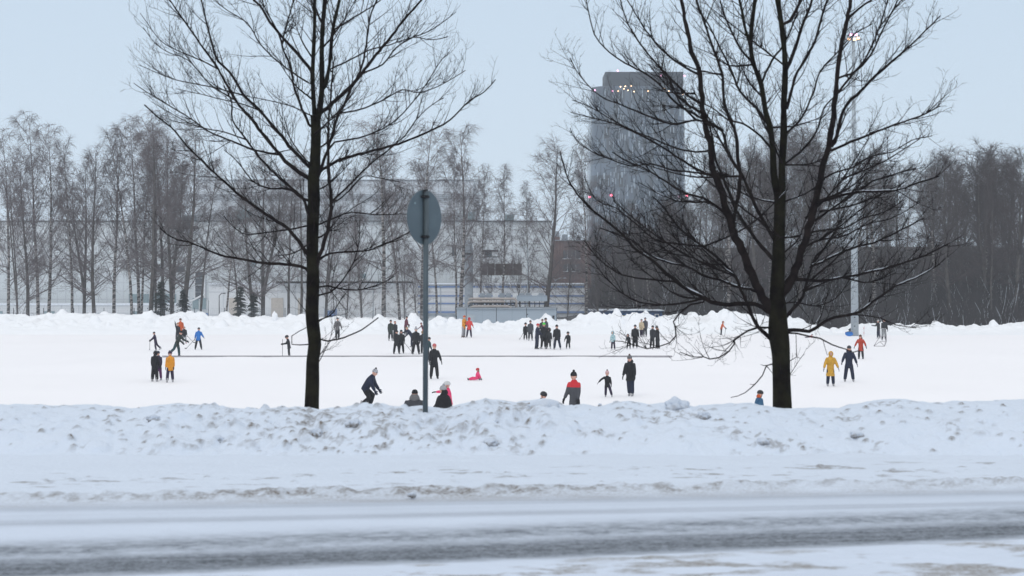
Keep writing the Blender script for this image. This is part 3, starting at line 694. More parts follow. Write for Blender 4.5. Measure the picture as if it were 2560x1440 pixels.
# ------------------------------------------------------------------ trees
M_BARK=mat('dark_mossy_bark',(0.005,0.0035,0.0035),0.95,spec=0.05,noise=(0.017,0.016,0.009),nscale=4.5,bump=0.9,bscale=26)
M_TWIG=mat('dark_twig_bark',(0.008,0.005,0.006),0.9,spec=0.08,noise=(0.020,0.015,0.014),nscale=8)
def catmull(P,step):
    out=[]
    n=len(P)
    for i in range(n-1):
        a=P[max(i-1,0)];b=P[i];c=P[i+1];d=P[min(i+2,n-1)]
        L=(c-b).length; k=max(1,int(L/step))
        for j in range(k):
            t=j/k
            out.append(0.5*((2*b)+(c-a)*t+(2*a-5*b+4*c-d)*t*t+(-a+3*b-3*c+d)*t*t*t))
    out.append(P[-1]); return out
class Tree:
    def __init__(s,d0,seed):
        s.d0=d0; s.r=random.Random(seed); s.nodes=[]; s.trunk=MB(); s.crown=MB(); s.snow=MB(); s.limbs=[]
    def rv(s):
        return Vector((s.r.gauss(0,1),s.r.gauss(0,1),s.r.gauss(0,1))).normalized()
    def limb(s,pts,w0,w1,slope=None,trunk=False,snow=0.0,n=None,twigs=True,widths=None):
        if not trunk: w0*=s.bold; w1*=s.bold**0.5
        if not s.nodes or (trunk and not s.nodes): ds=s.d0; pre=None
        else:
            a=pts[0]; q=min(s.nodes,key=lambda n_:(n_[0]-a[0])**2+(n_[1]-a[1])**2); ds=q[2]
            if math.hypot(q[0]-a[0],q[1]-a[1])<28: pts=[(q[0],q[1])]+list(pts) if math.hypot(q[0]-a[0],q[1]-a[1])>3 else pts
        if slope is None: slope=s.r.choice([-1,1])*s.r.uniform(0.15,0.75)
        P=[];acc=0
        for i,(x,y) in enumerate(pts):
            if i: acc+=math.hypot(x-pts[i-1][0],y-pts[i-1][1])*ds/FP
            dd=ds+slope*acc*(1 if trunk else min(1,acc/0.4))
            P.append((PX(x,y,dd)))
            s.nodes.append((x,y,dd))
        # dense nodes for attaching
        for i in range(len(pts)-1):
            for k in range(1,6):
                t=k/6; a_=s.nodes[-len(pts)+i-0] if False else None
        C=catmull(P,0.09)
        n_=len(C); m=ds/FP/2
        for i in range(0,n_,2):
            c_=C[i]; s.nodes.append((1280+c_.x*FP/c_.y, HZ-(c_.z-CZ)*FP/c_.y, c_.y))
        if widths: 
            W=[np.interp(i/(n_-1),np.linspace(0,1,len(widths)),widths)*m for i in range(n_)]
        else: W=[(w0+(w1-w0)*(i/(n_-1))**0.8)*m*(1+0.10*s.r.gauss(0,1)*(w0>6)*0.6) for i in range(n_)]
        if not trunk:
            for i in range(1,n_-1): C[i]=C[i]+s.rv()*W[i]*0.35
            W[0]*=1.25
        nn=n or (12 if w0>14 else 8 if w0>7 else 5)
        (s.trunk if trunk else s.crown).tube(C,W,nn)
        if snow>0:
            run=[];rw=[]
            on=False
            for i in range(1,n_-1):
                t=(C[i+1]-C[i-1]).normalized()
                keep=abs(t.z)<0.62 and (s.r.random()<snow if not on else s.r.random()<0.55+snow*0.4)
                if keep:
                    run.append(C[i]+Vector((0,0,W[i]*0.75))); rw.append(W[i]*0.62+0.001); on=True
                if (not keep or i==n_-2):
                    if len(run)>1:
                        rw[0]*=0.4; rw[-1]*=0.4; s.snow.tube(run,rw,5)
                    run=[];rw=[];on=False
        s.limbs.append((C,W,twigs))
        return C,W
    def sub(s,p,dirn,L,r0,lvl,maxl,up,seg=None):
        n=seg or max(3,int(L/ (0.10 if lvl==1 else 0.06)))
        n=min(n,12)
        P=[p];d=dirn.normalized();q=p.copy()
        bend=s.rv()*0.5
        for i in range(n):
            d=(d+s.rv()*0.11+Vector((0,0,up/n*1.6))+bend*(0.5/n)).normalized()
            q=q+d*(L/n); P.append(q.copy())
        W=[max(r0*(1-0.75*i/n),s.rmin) for i in range(n+1)]
        s.crown.tube(P,W,4 if lvl==1 else 3,cap=False)
        if lvl<maxl:
            dens=s.dens[lvl]; k=int(L*dens+s.r.random())
            for j in range(k):
                t=s.r.uniform(0.12,1.0) if j else 0.96
                i=min(n-1,int(t*n)); tg=(P[i+1]-P[i]).normalized()
                sd=s.rv(); sd=(sd-tg*sd.dot(tg)).normalized()
                dd=(tg*s.r.uniform(0.5,1.0)+sd*0.8).normalized()
                LL=L*s.r.uniform(0.25,0.5)*(1.15-0.6*t) if lvl<maxl-1 else s.r.uniform(*s.spur)
                s.sub(P[i]+(P[i+1]-P[i])*(t*n-i),dd,max(LL,0.04),r0*0.6*(1-0.5*t),lvl+1,maxl,up*1.2)
    def twig(s,dens1,len1,maxl=3,up=0.35,minw=0.0,flat=0.0):
        for (C,W,tw) in s.limbs:
            if not tw: continue
            L=sum((C[i+1]-C[i]).length for i in range(len(C)-1))
            k=int(L*dens1*(0.35 if W[len(W)//2]>0.035 else 1)+s.r.random())
            n=len(C)
            for j in range(k):
                t=s.r.uniform(0.10,1.0)**0.8; i=min(n-2,int(t*(n-1)))
                tg=(C[i+1]-C[i]).normalized(); sd=s.rv(); sd.y*=(1-flat)
                sd=(sd-tg*sd.dot(tg))
                if sd.length<1e-3: continue
                sd.normalize()
                if sd.z<-0.3 and s.r.random()<0.5: sd.z*=-1
                dd=tg*s.r.uniform(0.6,1.2)+sd*0.75
                LL=s.r.uniform(*len1)*(1.15-0.55*t)
                s.sub(C[i],dd,LL,min(W[i]*0.6,0.0045+0.004*LL),1,maxl,up)
    def finish(s,name,label,loc,barks=None,group=None):
        root=empty(name,loc,label,'tree',group)
        local(s.trunk.build('trunk',M_BARK,smooth=True),root)
        local(s.crown.build('crown',M_TWIG if barks is None else barks,smooth=True),root)
        if s.snow.v: tag(local(s.snow.build('snow_cover',M_CAP,smooth=True),root),kind='stuff')
        return root

# left tree
T=Tree(28.0,3); T.bold=1.02; T.rmin=0.0018; T.dens=[0,8.5,13]; T.spur=(0.03,0.11)
T.limb([(779,1070),(779,1018),(781,960),(782,900),(787,862),(783,820),(780,780),(783,700),(781,640),(782,560),(785,500),(784,450),(788,400),(790,340),(789,288)],34,26,0.0,True,widths=[40,36,34,32,33,33,32,30,30,31,31,30,26,25,25])
A=T.limb([(788,300),(786,277),(783,225),(782,180),(785,112),(787,56),(787,0),(790,-60),(792,-160),(788,-300)],12,5,0.03,True)
B=T.limb([(793,300),(800,270),(805,225),(805,180),(805,112),(808,56),(813,0),(817,-70),(825,-180),(830,-330)],16,6,0.05,True)
T.limb([(813,215),(824,161),(830,94),(836,56),(849,0),(858,-60),(875,-170),(885,-280)],11,4,-0.1,True)
T.limb([(795,288),(845,247),(882,214),(905,184),(939,139),(980,90),(1014,45),(1055,0),(1090,-50),(1130,-130)],11,3,0.25,snow=0.25)
T.limb([(781,182),(779,176),(744,135),(710,97),(676,56),(650,15),(635,0),(610,-40),(580,-100)],9,4,-0.3)
T.limb([(779,317),(775,315),(751,262),(736,217),(729,180),(717,142),(706,112),(718,60),(732,8),(745,-50)],8,3,0.5)
T.limb([(706,112),(690,70),(670,35),(655,0),(640,-50)],5,2,0.2)
T.limb([(782,425),(774,416),(732,375),(695,330),(650,277),(612,240),(575,180),(545,154),(530,109),(515,49),(504,0),(490,-60)],10,3,-0.35)
T.limb([(782,450),(770,446),(725,412),(699,386),(639,311),(590,251),(545,172),(500,109),(470,64),(432,11),(400,-40)],11,3,0.35)
T.limb([(699,386),(635,375),(579,352),(524,330),(470,292),(414,259),(369,232),(335,208)],6,2,0.3)
T.limb([(575,352),(552,354),(524,351)],3,1.5,0.1)
T.limb([(780,565),(770,530),(757,497),(717,461),(684,431),(646,390),(616,349),(582,300),(579,255),(560,215)],8,3,-0.6)
T.limb([(780,650),(765,628),(721,574),(680,545),(639,517),(603,491),(560,454),(515,412),(470,367),(429,319),(395,292),(361,262)],10,3,-0.2)
T.limb([(779,690),(764,671),(731,661),(662,658),(610,649),(551,638),(500,617),(474,606),(443,599),(418,586),(400,571)],9,3,0.15,snow=0.1)
T.limb([(783,564),(764,566),(721,574),(667,581),(615,586),(582,566),(560,540)],6,2,0.4)
T.limb([(782,505),(754,494),(721,473),(675,471),(639,458),(621,440),(590,400),(560,375)],7,2,0.5)
T.limb([(545,172),(500,150),(440,125),(400,100),(370,60),(351,33)],4,1.6,0.2)
T.limb([(590,251),(530,215),(470,150),(430,135),(390,110),(358,68)],4,1.6,-0.1)
T.limb([(612,240),(560,225),(500,212),(440,200),(400,185),(346,162)],4,1.6,0.3)
T.limb([(616,349),(560,330),(500,318),(440,290),(380,255)],4,1.6,0.2)
T.limb([(650,277),(610,262),(560,250),(500,235),(440,222)],3.5,1.5,-0.2)
T.limb([(779,290),(740,270),(690,255),(640,245),(590,235)],4,1.5,-0.3)
T.limb([(776,210),(730,180),(690,150),(650,110),(620,60),(560,20),(520,-20)],5,2,0.3)
T.limb([(783,700),(800,638),(813,594),(823,556),(828,502),(823,453),(824,442),(820,375),(822,300),(826,262),(832,180),(838,140)],12,3,-0.12)
T.limb([(827,500),(834,500),(882,454),(920,416),(976,371),(1014,337),(1040,300),(1080,262),(1110,245)],6,2,-0.25)
T.limb([(790,440),(807,424),(845,401),(882,390),(939,375),(995,360),(1044,341),(1092,319),(1126,300),(1171,255),(1212,229),(1239,199)],9,2.5,0.2)
T.limb([(790,455),(805,415),(819,375),(834,326),(845,289),(860,262),(875,225),(901,180),(916,112),(924,49),(942,0),(960,-60)],9,3,-0.2)
T.limb([(850,405),(862,398),(870,375)],6,4,0.1,twigs=False)
T.limb([(820,375),(837,356),(897,345),(957,322),(1006,285),(1055,225),(1104,150),(1124,130)],5,2,-0.3)
T.limb([(848,283),(856,283),(901,274),(957,251),(1006,225),(1050,232),(1107,210),(1164,176)],5,2,0.3)
T.limb([(905,184),(957,161),(990,120),(1032,94),(1070,80),(1107,56),(1140,30)],5,2,-0.2)
T.limb([(836,78),(839,73),(890,41),(939,11),(965,-10)],5,3,0.3)
T.limb([(824,175),(830,172),(875,150),(920,127),(976,112),(1032,94),(1080,100),(1120,92)],5,2,0.5)
T.limb([(783,561),(800,561),(826,550),(859,535),(880,530),(940,537),(1000,535),(1035,536)],5,2,0.3)
T.limb([(833,505),(845,500),(877,473),(910,440),(945,445),(1000,455)],4,2,0.5)
T.limb([(783,660),(800,648),(826,633),(877,630),(923,625),(967,607),(1000,594),(1031,574)],7,2.5,0.15,snow=0.1)
T.limb([(781,722),(800,717),(820,715),(864,724),(908,723),(954,708),(985,690)],6,2,0.1)
T.limb([(781,748),(800,738),(826,730),(851,707),(877,669),(895,620),(900,543)],5,2,-0.2)
T.limb([(790,852),(800,848),(819,852),(847,848),(903,825),(946,794)],5,3,0.2,twigs=False)
T.limb([(781,812),(800,800),(822,791),(834,780),(850,752),(862,735)],5,2,0.2)
T.limb([(782,861),(770,861),(729,861),(729,840),(766,819)],4,2,0.0,twigs=False)
for a_,b_ in (((783,340),(905,200)),((783,380),(870,290)),((783,250),(700,160)),((784,150),(730,40)),((806,120),(900,-20)),((784,420),(700,300)),((784,480),(880,400)),((806,60),(760,-60)),((783,600),(690,640)),((783,600),(850,540))):
    mx,my=(a_[0]+b_[0])/2,(a_[1]+b_[1])/2
    T.limb([a_,(mx,my+12),b_],6,1.5,T.r.choice([-1,1])*T.r.uniform(1.0,1.8))
T.twig(7.2,(0.25,0.95),3,0.30)
T.finish('bare_tree','slender bare tree left of the round sign, its trunk rising straight from the bank',(PX(779,1060,28).x,28,PX(0,1072,28).z))

# right tree
T=Tree(26.0,9); T.bold=1.12; T.rmin=0.0018; T.dens=[0,9.5,13]; T.spur=(0.03,0.11)
T.limb([(1957,1080),(1956,1018),(1954,950),(1952,880),(1946,830),(1945,780),(1943,730),(1946,660),(1947,600),(1949,543),(1950,480)],46,28,0.0,True,widths=[52,48,45,45,52,44,36,34,30,28,30])
T.limb([(1946,500),(1940,470),(1934,431),(1932,375),(1925,319),(1914,281),(1902,210),(1884,161),(1876,112),(1880,56),(1887,0),(1892,-80),(1885,-200)],18,7,0.1,True)
T.limb([(1952,500),(1955,460),(1955,412),(1959,337),(1959,262),(1962,206),(1962,150),(1955,75),(1944,0),(1938,-80),(1930,-220)],21,9,-0.06,True)
T.limb([(1876,115),(1862,70),(1855,30),(1848,0),(1835,-70)],9,5,0.1,True)
T.limb([(1962,180),(1968,169),(1992,105),(2011,49),(2030,0),(2050,-70)],9,5,0.2)
T.limb([(1960,272),(1966,270),(1981,217),(1992,180),(2015,145),(2037,101),(2052,49),(2067,0),(2090,-80)],8,4,-0.2)
T.limb([(1957,60),(1974,52),(1992,22),(2003,0),(2020,-50)],8,5,0.1)
T.limb([(1952,745),(1960,730),(1978,702),(1996,658),(2007,620),(2017,584),(2030,538),(2040,491),(2050,453),(2052,424),(2071,367),(2082,300),(2086,244),(2094,169),(2105,101),(2116,49),(2127,0),(2140,-80)],21,7,-0.12)
T.limb([(2071,367),(2086,356),(2101,300),(2116,262),(2154,225),(2199,180),(2240,146),(2300,90),(2350,40)],9,3,0.25)
T.limb([(2092,200),(2097,195),(2142,176),(2180,131),(2206,75),(2240,8),(2260,-50)],6,3,-0.2)
T.limb([(2072,378),(2079,375),(2142,349),(2180,334),(2240,311),(2300,290),(2350,265)],7,3,0.3)
T.limb([(2027,556),(2035,553),(2068,530),(2120,494),(2153,473),(2181,453),(2222,440),(2290,420)],7,3,0.3,snow=0.25)
T.limb([(2038,508),(2048,504),(2094,491),(2140,481),(2197,478),(2240,476),(2300,455),(2350,440)],8,3,-0.2,snow=0.35)
T.limb([(1984,700),(1989,699),(2025,702),(2068,702),(2107,693),(2145,687),(2192,676),(2240,663),(2310,640),(2370,610)],8,3,0.2,snow=0.4)
T.limb([(1953,800),(1966,792),(1983,771),(2007,741),(2017,707),(2030,663),(2040,640),(2061,622),(2073,599),(2090,575)],10,3,0.15)
T.limb([(2025,668),(2032,663),(2055,656),(2094,635),(2145,615),(2184,607),(2240,581),(2310,545)],7,3,0.1,snow=0.35)
T.limb([(2008,730),(2010,728),(2032,717),(2068,704)],6,4,0.1,snow=0.4)
T.limb([(1952,832),(1966,827),(1998,826),(2022,830),(2041,821),(2064,804),(2088,793),(2116,789),(2150,780),(2171,764),(2197,743),(2240,715),(2300,690),(2350,660)],10,3,0.15,snow=0.3)
T.limb([(2112,789),(2144,787),(2200,795),(2240,812),(2290,820)],4,2,-0.1)
T.limb([(1960,834),(1966,832),(1994,834),(2022,840),(2051,846),(2079,861),(2112,872),(2133,881),(2150,876)],5,2.5,-0.2,twigs=False)
T.limb([(2058,851),(2062,866),(2069,889)],2,1.2,0,twigs=False)
T.limb([(1945,910),(1932,910),(1916,914),(1906,939),(1889,960),(1863,982),(1845,990),(1827,994)],4,1.8,0.1,twigs=False)
T.limb([(1916,914),(1925,925),(1935,938)],2,1.2,0,twigs=False); T.limb([(1916,914),(1908,914),(1902,911)],2,1.2,0,twigs=False); T.limb([(1889,960),(1882,962),(1875,960)],2,1.2,0,twigs=False)
T.limb([(1952,915),(1975,902),(1992,892),(2001,896),(2011,885)],2.5,1.4,-0.1,twigs=False); T.limb([(1992,892),(1991,860),(1990,835)],2,1.6,0,twigs=False)
T.limb([(1930,824),(1919,819),(1895,819),(1869,827),(1835,851),(1835,861),(1822,879),(1797,894),(1775,898),(1760,892),(1736,893),(1719,887),(1700,880)],6,2,0.25)
T.limb([(1930,778),(1924,771),(1899,730),(1881,687),(1860,640),(1840,594),(1827,550),(1811,509),(1799,466),(1788,440),(1782,431),(1779,375),(1764,319),(1756,262),(1749,187),(1730,131),(1715,64),(1704,0),(1695,-80)],23,7,0.1)
T.limb([(1827,552),(1834,543),(1845,491),(1850,440),(1846,412),(1839,337),(1812,262),(1805,187),(1779,112),(1756,45),(1741,0),(1730,-60)],10,4,-0.3)
T.limb([(1825,548),(1822,543),(1791,517),(1760,495),(1717,484),(1686,468),(1647,443),(1610,420),(1570,405),(1530,380)],7,2.5,0.25)
T.limb([(1930,785),(1919,777),(1888,761),(1845,759),(1799,760),(1760,746),(1727,728),(1691,705),(1653,671),(1614,640),(1583,617),(1550,579),(1527,561),(1475,520),(1444,486),(1419,445),(1400,380)],12,3,0.12,snow=0.3)
T.limb([(1935,856),(1923,844),(1899,821),(1882,793),(1870,766),(1852,723),(1840,692),(1811,661),(1786,638),(1760,617),(1720,590),(1690,560),(1660,520),(1630,490)],10,3,-0.2,snow=0.1)
T.limb([(1884,728),(1876,723),(1837,715),(1799,700),(1760,689),(1717,666),(1678,658),(1627,638),(1580,600),(1540,585),(1500,570)],7,2.5,-0.15,snow=0.4)
T.limb([(1940,655),(1927,643),(1904,615),(1876,581),(1850,543),(1838,520),(1822,480),(1806,440),(1790,400),(1780,340),(1765,290)],9,4,0.35,snow=0.25)
T.limb([(1942,605),(1935,597),(1912,561),(1894,525),(1876,486),(1855,440),(1846,424),(1820,385),(1805,326),(1760,300),(1692,259),(1655,217),(1617,187),(1561,157),(1524,131),(1486,86),(1465,0)],9,2.5,0.1,snow=0.15)
T.limb([(1816,437),(1767,435),(1700,397),(1650,365),(1599,337),(1542,311),(1486,296),(1426,281)],7,2,0.3)
T.limb([(1805,326),(1780,310),(1740,300),(1680,310),(1620,290),(1560,265),(1500,240),(1450,190),(1425,145)],6,2,-0.3)
T.limb([(1779,375),(1740,380),(1690,370),(1640,350),(1590,330),(1530,300),(1480,270),(1430,250)],5,2,-0.4)
T.limb([(1756,262),(1720,240),(1680,200),(1640,160),(1600,110),(1570,60),(1550,0),(1540,-50)],6,2.5,0.3)
T.limb([(1749,187),(1700,160),(1650,120),(1610,70),(1580,20),(1550,-30)],6,2.5,-0.3)
T.limb([(1788,440),(1730,430),(1680,425),(1630,410),(1580,415),(1530,400),(1480,380),(1440,350),(1425,320)],5,2,0.3)
T.limb([(1691,705),(1640,700),(1590,695),(1540,680),(1490,640),(1460,600)],5,2,0.1)
T.limb([(1760,746),(1710,757),(1660,762),(1600,755),(1560,735),(1520,700),(1480,650)],6,2,-0.2,snow=0.3)
T.limb([(1760,755),(1727,761),(1698,784),(1683,804),(1689,819),(1689,840),(1674,857),(1647,866),(1617,872),(1599,867),(1580,861),(1557,854),(1533,852)],5,2,0.1)
T.limb([(1760,617),(1700,610),(1640,600),(1590,560),(1540,520),(1490,500),(1460,440)],5,2,0.3)
T.limb([(1932,375),(1900,340),(1860,310),(1820,300),(1780,270),(1740,250)],6,2.5,-0.5)
T.limb([(1925,319),(1890,270),(1850,230),(1830,180),(1800,120),(1770,60),(1740,20)],7,3,0.4)
T.limb([(1959,337),(2000,300),(2030,240),(2050,180),(2085,140),(2130,90),(2180,60)],6,2.5,0.4)
T.limb([(1957,412),(2000,380),(2040,330),(2060,270),(2100,230),(2150,190)],6,2.5,-0.4)
T.limb([(1902,210),(1930,150),(1960,110),(1990,40),(2000,-20)],6,3,0.2)
T.limb([(1884,161),(1850,120),(1820,60),(1800,0),(1790,-50)],6,3,-0.3)
T.limb([(2050,453),(2090,430),(2130,420),(2180,390),(2230,380),(2280,350),(2330,340)],5,2,0.2)
T.limb([(2017,584),(2060,575),(2110,570),(2160,545),(2210,530),(2260,500)],5,2,-0.3)
T.limb([(2007,620),(2050,600),(2110,590),(2170,560),(2230,545),(2300,505)],5,2,0.2)
T.limb([(1955,760),(1990,755),(2040,765),(2090,745),(2120,705),(2130,680)],4,2,0.1)
T.limb([(1950,640),(1975,620),(2000,590),(2015,545),(2040,500)],5,2,0.3)
T.limb([(1811,661),(1770,660),(1720,640),(1680,635),(1640,610),(1600,600)],4,2,0.2)
T.limb([(2086,244),(2120,200),(2160,150),(2190,90),(2210,30),(2230,-40)],6,3,0.3)
T.limb([(2116,49),(2150,20),(2190,-10),(2240,-60)],6,3,0.3)
for k in range(34):
    base=T.r.choice([n_ for n_ in T.nodes if 100<n_[1]<760 and 1700<n_[0]<2120])
    sx=1 if base[0]>1930 else -1
    if T.r.random()<0.25: sx=-sx
    L_=T.r.uniform(90,260); an=R(T.r.uniform(5,65))
    x1_=base[0]+sx*L_*math.cos(an); y1_=base[1]-L_*math.sin(an)
    T.limb([(base[0],base[1]),((base[0]+x1_)/2+T.r.uniform(-8,8),(base[1]+y1_)/2+T.r.uniform(4,22)),(x1_,y1_)],5.5,1.8,T.r.choice([-1,1])*T.r.uniform(0.4,1.6),snow=0.08)
T.twig(9.5,(0.20,0.85),3,0.22)
T.finish('bare_tree','broad dark bare tree on the right with a thick trunk and many wide limbs',(PX(1956,1070,26).x,26,PX(0,1082,26).z))

# birches and other bare trees beyond the far bank
def birch_mat():
    m=bpy.data.materials.new('birch_bark'); m.use_nodes=True; t=m.node_tree; b=t.nodes['Principled BSDF']; b.inputs['Roughness'].default_value=0.8
    c=t.nodes.new('ShaderNodeTexCoord'); mp_=t.nodes.new('ShaderNodeMapping'); mp_.inputs['Scale'].default_value=(1.5,1.5,4.5); t.links.new(c.outputs['Object'],mp_.inputs[0])
    nz=t.nodes.new('ShaderNodeTexNoise'); nz.inputs['Scale'].default_value=1.6; nz.inputs['Detail'].default_value=4; t.links.new(mp_.outputs[0],nz.inputs['Vector'])
    cr_=t.nodes.new('ShaderNodeValToRGB'); cr_.color_ramp.elements[0].position=0.47; cr_.color_ramp.elements[0].color=(0.035,0.03,0.03,1); cr_.color_ramp.elements[1].position=0.54; cr_.color_ramp.elements[1].color=(0.30,0.28,0.27,1)
    t.links.new(nz.outputs[0],cr_.inputs[0]); t.links.new(cr_.outputs[0],b.inputs['Base Color']); return m
M_BIRCH=birch_mat()
M_GREYBARK=mat('grey_brown_bark',(0.055,0.048,0.045),0.9,noise=(0.10,0.09,0.085),nscale=2)
M_FARTWIG=mat('grey_brown_twigs',(0.050,0.038,0.040),0.9,noise=(0.085,0.068,0.070),nscale=0.6)
def bare_template(seed,H,spread,start,drop,nprim,trunk_r,fork=False,fine=1.0):
    r=random.Random(seed); tr=MB(); cr=MB()
    def rv(): return Vector((r.gauss(0,1),r.gauss(0,1),r.gauss(0,1))).normalized()
    def path(p,d,L,n,wob,up):
        P=[p.copy()];d=d.normalized()
        for i in range(n):
            d=(d+rv()*wob+Vector((0,0,up))).normalized(); p=p+d*(L/n); P.append(p.copy())
        return P
    stems=[path(Vector((0,0,-0.4)),Vector((r.uniform(-.03,.03),0,1)),H+0.4,14,0.035,0.05)]
    if fork:
        q=stems[0][3]; stems.append(path(q,Vector((0.16,0.05,1)),H*0.72,11,0.035,0.04))
    for k,S in enumerate(stems):
        n=len(S)-1
        tr.tube(S,[max(trunk_r*(0.8 if k else 1)*(1-i/n)**0.8,0.02) for i in range(n+1)],8)
        for j in range(nprim if k==0 else nprim//2):
            t=start+(0.98-start)*((j+r.random())/(nprim if k==0 else nprim//2)); i=min(n-1,int(t*n)); p=S[i].lerp(S[i+1],t*n-i)
            a=r.uniform(0,2*math.pi); tilt=R(r.uniform(22,48) if t>0.35 else r.uniform(45,75))
            d=Vector((math.cos(a)*math.sin(tilt),math.sin(a)*math.sin(tilt),math.cos(tilt)))
            L=H*spread*(1.1-0.8*abs(t-0.35)**1.1)*(1-t*0.45)*r.uniform(0.7,1.15)
            P=path(p,d,L,8,0.10,0.02 if drop<0.5 else 0.05)
            w0=trunk_r*0.33*(1.1-t); cr.tube(P,[max(w0*(1-q/8),0.016) for q in range(9)],4,cap=False)
            for m_ in range(int(9*fine)):
                u=r.uniform(0.2,1); i2=min(7,int(u*8)); sd=rv(); tg=(P[i2+1]-P[i2]).normalized()
                d2=tg*0.9+sd*0.75+Vector((0,0,0.15))
                L2=L*r.uniform(0.2,0.42)*(1.2-0.5*u)
                P2=path(P[i2],d2,L2,5,0.16,-0.10*drop)
                cr.tube(P2,[max(0.020*(1-q/6),0.010) for q in range(6)],3,cap=False)
                for z_ in range(int(7*fine)):
                    i3=r.randint(1,4); d3=(P2[i3+1]-P2[i3]).normalized()*0.7+rv()*0.7+Vector((0,0,-0.5*drop+0.1))
                    P3=path(P2[i3],d3,r.uniform(0.4,1.1),3,0.18,-0.22*drop)
                    cr.tube(P3,[0.0085,0.008,0.007,0.0055],3,cap=False)
    return tr.mesh('trunk',M_GREYBARK,True), cr.mesh('crown',M_FARTWIG,True), H
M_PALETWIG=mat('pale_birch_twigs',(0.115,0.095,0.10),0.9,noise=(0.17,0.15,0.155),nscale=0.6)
G_='bare trees along the far side of the rink'
TEMPL=[bare_template(101,20,0.30,0.22,0.9,34,0.20),bare_template(102,20,0.26,0.30,0.7,32,0.17),bare_template(103,18,0.36,0.14,0.2,40,0.22,True),
       bare_template(104,20,0.34,0.16,0.35,44,0.24),bare_template(105,16,0.40,0.06,0.1,26,0.12,True),bare_template(106,20,0.24,0.25,1.0,36,0.15)]
TRC=random.Random(77)
def far_tree(px,top,d,kind,label,bark,base=None,name='bare_tree',group=None,wx=1.0,lean=0.0,rad=1.0):
    zb=base if base is not None else -3.35
    p=PX(px,top,d); h=p.z-zb; mt,mc,H=TEMPL[kind]
    row=(group is G_)
    root=empty(name,(p.x,d,zb),label,'tree',group,rz=TRC.uniform(0,6.28))
    s_=h/H; root.scale=(s_*wx,s_*wx,s_)
    if lean: root.rotation_euler=(0,R(lean),0)
    for nm,me in (('trunk',mt),('crown',mc)):
        o=bpy.data.objects.new(nm,me); col.objects.link(o); o.parent=root
        if nm=='trunk':
            o.material_slots[0].link='OBJECT'; o.material_slots[0].material=bark
            o.scale=(rad,rad,1)
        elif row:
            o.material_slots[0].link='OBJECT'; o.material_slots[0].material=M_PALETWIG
    return root
G=G_
ft=[(331,330,190,1,'slim white birch at the left end of the far tree row',M_BIRCH,0),
(352,350,196,5,'thin pale birch second from the left end of the far row',M_BIRCH,2),
(374.01,296,188,0,'tall thick grey tree standing behind the left dark spruce',M_GREYBARK,3),
(408,330,197,0,'tall bare tree over the left spruce tips',M_GREYBARK,-1),
(456.01,335,189,3,'thick dark bare tree rising above the second spruce',M_GREYBARK,0),
(500,400,215,1,'faint bare tree just left of the leaning birch',M_GREYBARK,0),
(562,440,190,5,'leaning slim birch with dark and white bark by the dark lamp pole',M_BIRCH,5),
(636.01,470,189,3,'bare tree beside the right hand small spruces',M_GREYBARK,0),
(657.01,410,191,2,'forked bare tree left of the left foreground tree',M_GREYBARK,1),
(752,385,190,1,'upright bare tree just left of the left foreground trunk',M_GREYBARK,0),
(722,430,205,0,'thin bare tree with misty crown left of the foreground trunk',M_GREYBARK,0),
(866,560,186,4,'small bushy bare tree right of the left foreground trunk',M_GREYBARK,0),
(905,430,215,1,'faint birch between small bare trees and double birch',M_BIRCH,0),
(958.01,305,188,0,'stout spotted double birch left of the sign pole',M_BIRCH,0),
(1012,600,185,4,'low bushy bare tree left of the sign pole',M_GREYBARK,0),
(1000,345,194,1,'misty birch between the double birch and the sign',M_BIRCH,0),
(1056.01,330,189,0,'bare birch almost hidden by the round sign',M_BIRCH,0),
(1150.01,330,188,0,'tall white birch just right of the round sign',M_BIRCH,0),
(1202,430,200,5,'slim misty birch above the silver duct',M_BIRCH,0),
(1258.01,430,192,5,'slim birch rising in front of the brown slatted cooler',M_BIRCH,0),
(1362.01,370,190,3,'symmetrical bare tree rising behind the plant building end',M_GREYBARK,0),
(1418,560,189,4,'low bushy tree in front of the brick building',M_GREYBARK,0),
(1467,362,187,5,'thin white birch against the left edge of the tower',M_BIRCH,0),
(1040,640,184,4,'little bare bush like tree behind the snow left of the pole',M_GREYBARK,0),
(905,640,184,4,'little bare tree with snow behind it near the canopy',M_GREYBARK,0),
(1225,640,199,4,'bushy bare tree behind the roof pipes left side',M_GREYBARK,0),
(1300,640,199,4,'bushy bare tree behind the roof pipes right side',M_GREYBARK,0),
(285,340,192,0,'birch just outside the left edge of the row',M_BIRCH,0),
(236,380,190,3,'dark bare tree third from the far left end',M_GREYBARK,0),
(180,350,196,1,'pale birch in the far left group of trees',M_BIRCH,0),
(120,330,190,0,'tall hanging birch near the far left end',M_BIRCH,2),
(70,400,189,3,'broad dark bare tree near the far left end',M_GREYBARK,0),
(20,340,194,0,'leftmost tall birch in the view',M_BIRCH,0)]
for (px,tp,d,k,lb,bk,ln) in ft:
    far_tree(int(px),tp,d,k,lb,bk,lean=ln,group=G,wx=1.22 if px%1 else 1.0)
far_tree(1093,410,208,1,'faint thin birch peeping out right of the sign pole',M_BIRCH,group=G)
far_tree(1322,470,206,5,'short misty birch behind the pale thin lamp pole',M_BIRCH,group=G)
far_tree(815,470,207,2,'misty bare tree directly behind the left foreground trunk',M_GREYBARK,group=G)
far_tree(347,318,201,0,'hazy birch between the two left end birches',M_BIRCH,group=G)
far_tree(390,340,199,5,'thin hazy tree crowding the thick grey one at left',M_GREYBARK,group=G)
far_tree(430,360,193,2,'forked bare tree beside the second small spruce',M_GREYBARK,group=G)
far_tree(596,480,206,1,'hazy tree above the third small spruce',M_GREYBARK,group=G)
far_tree(210,420,203,2,'forked hazy tree in the far left group',M_GREYBARK,group=G)
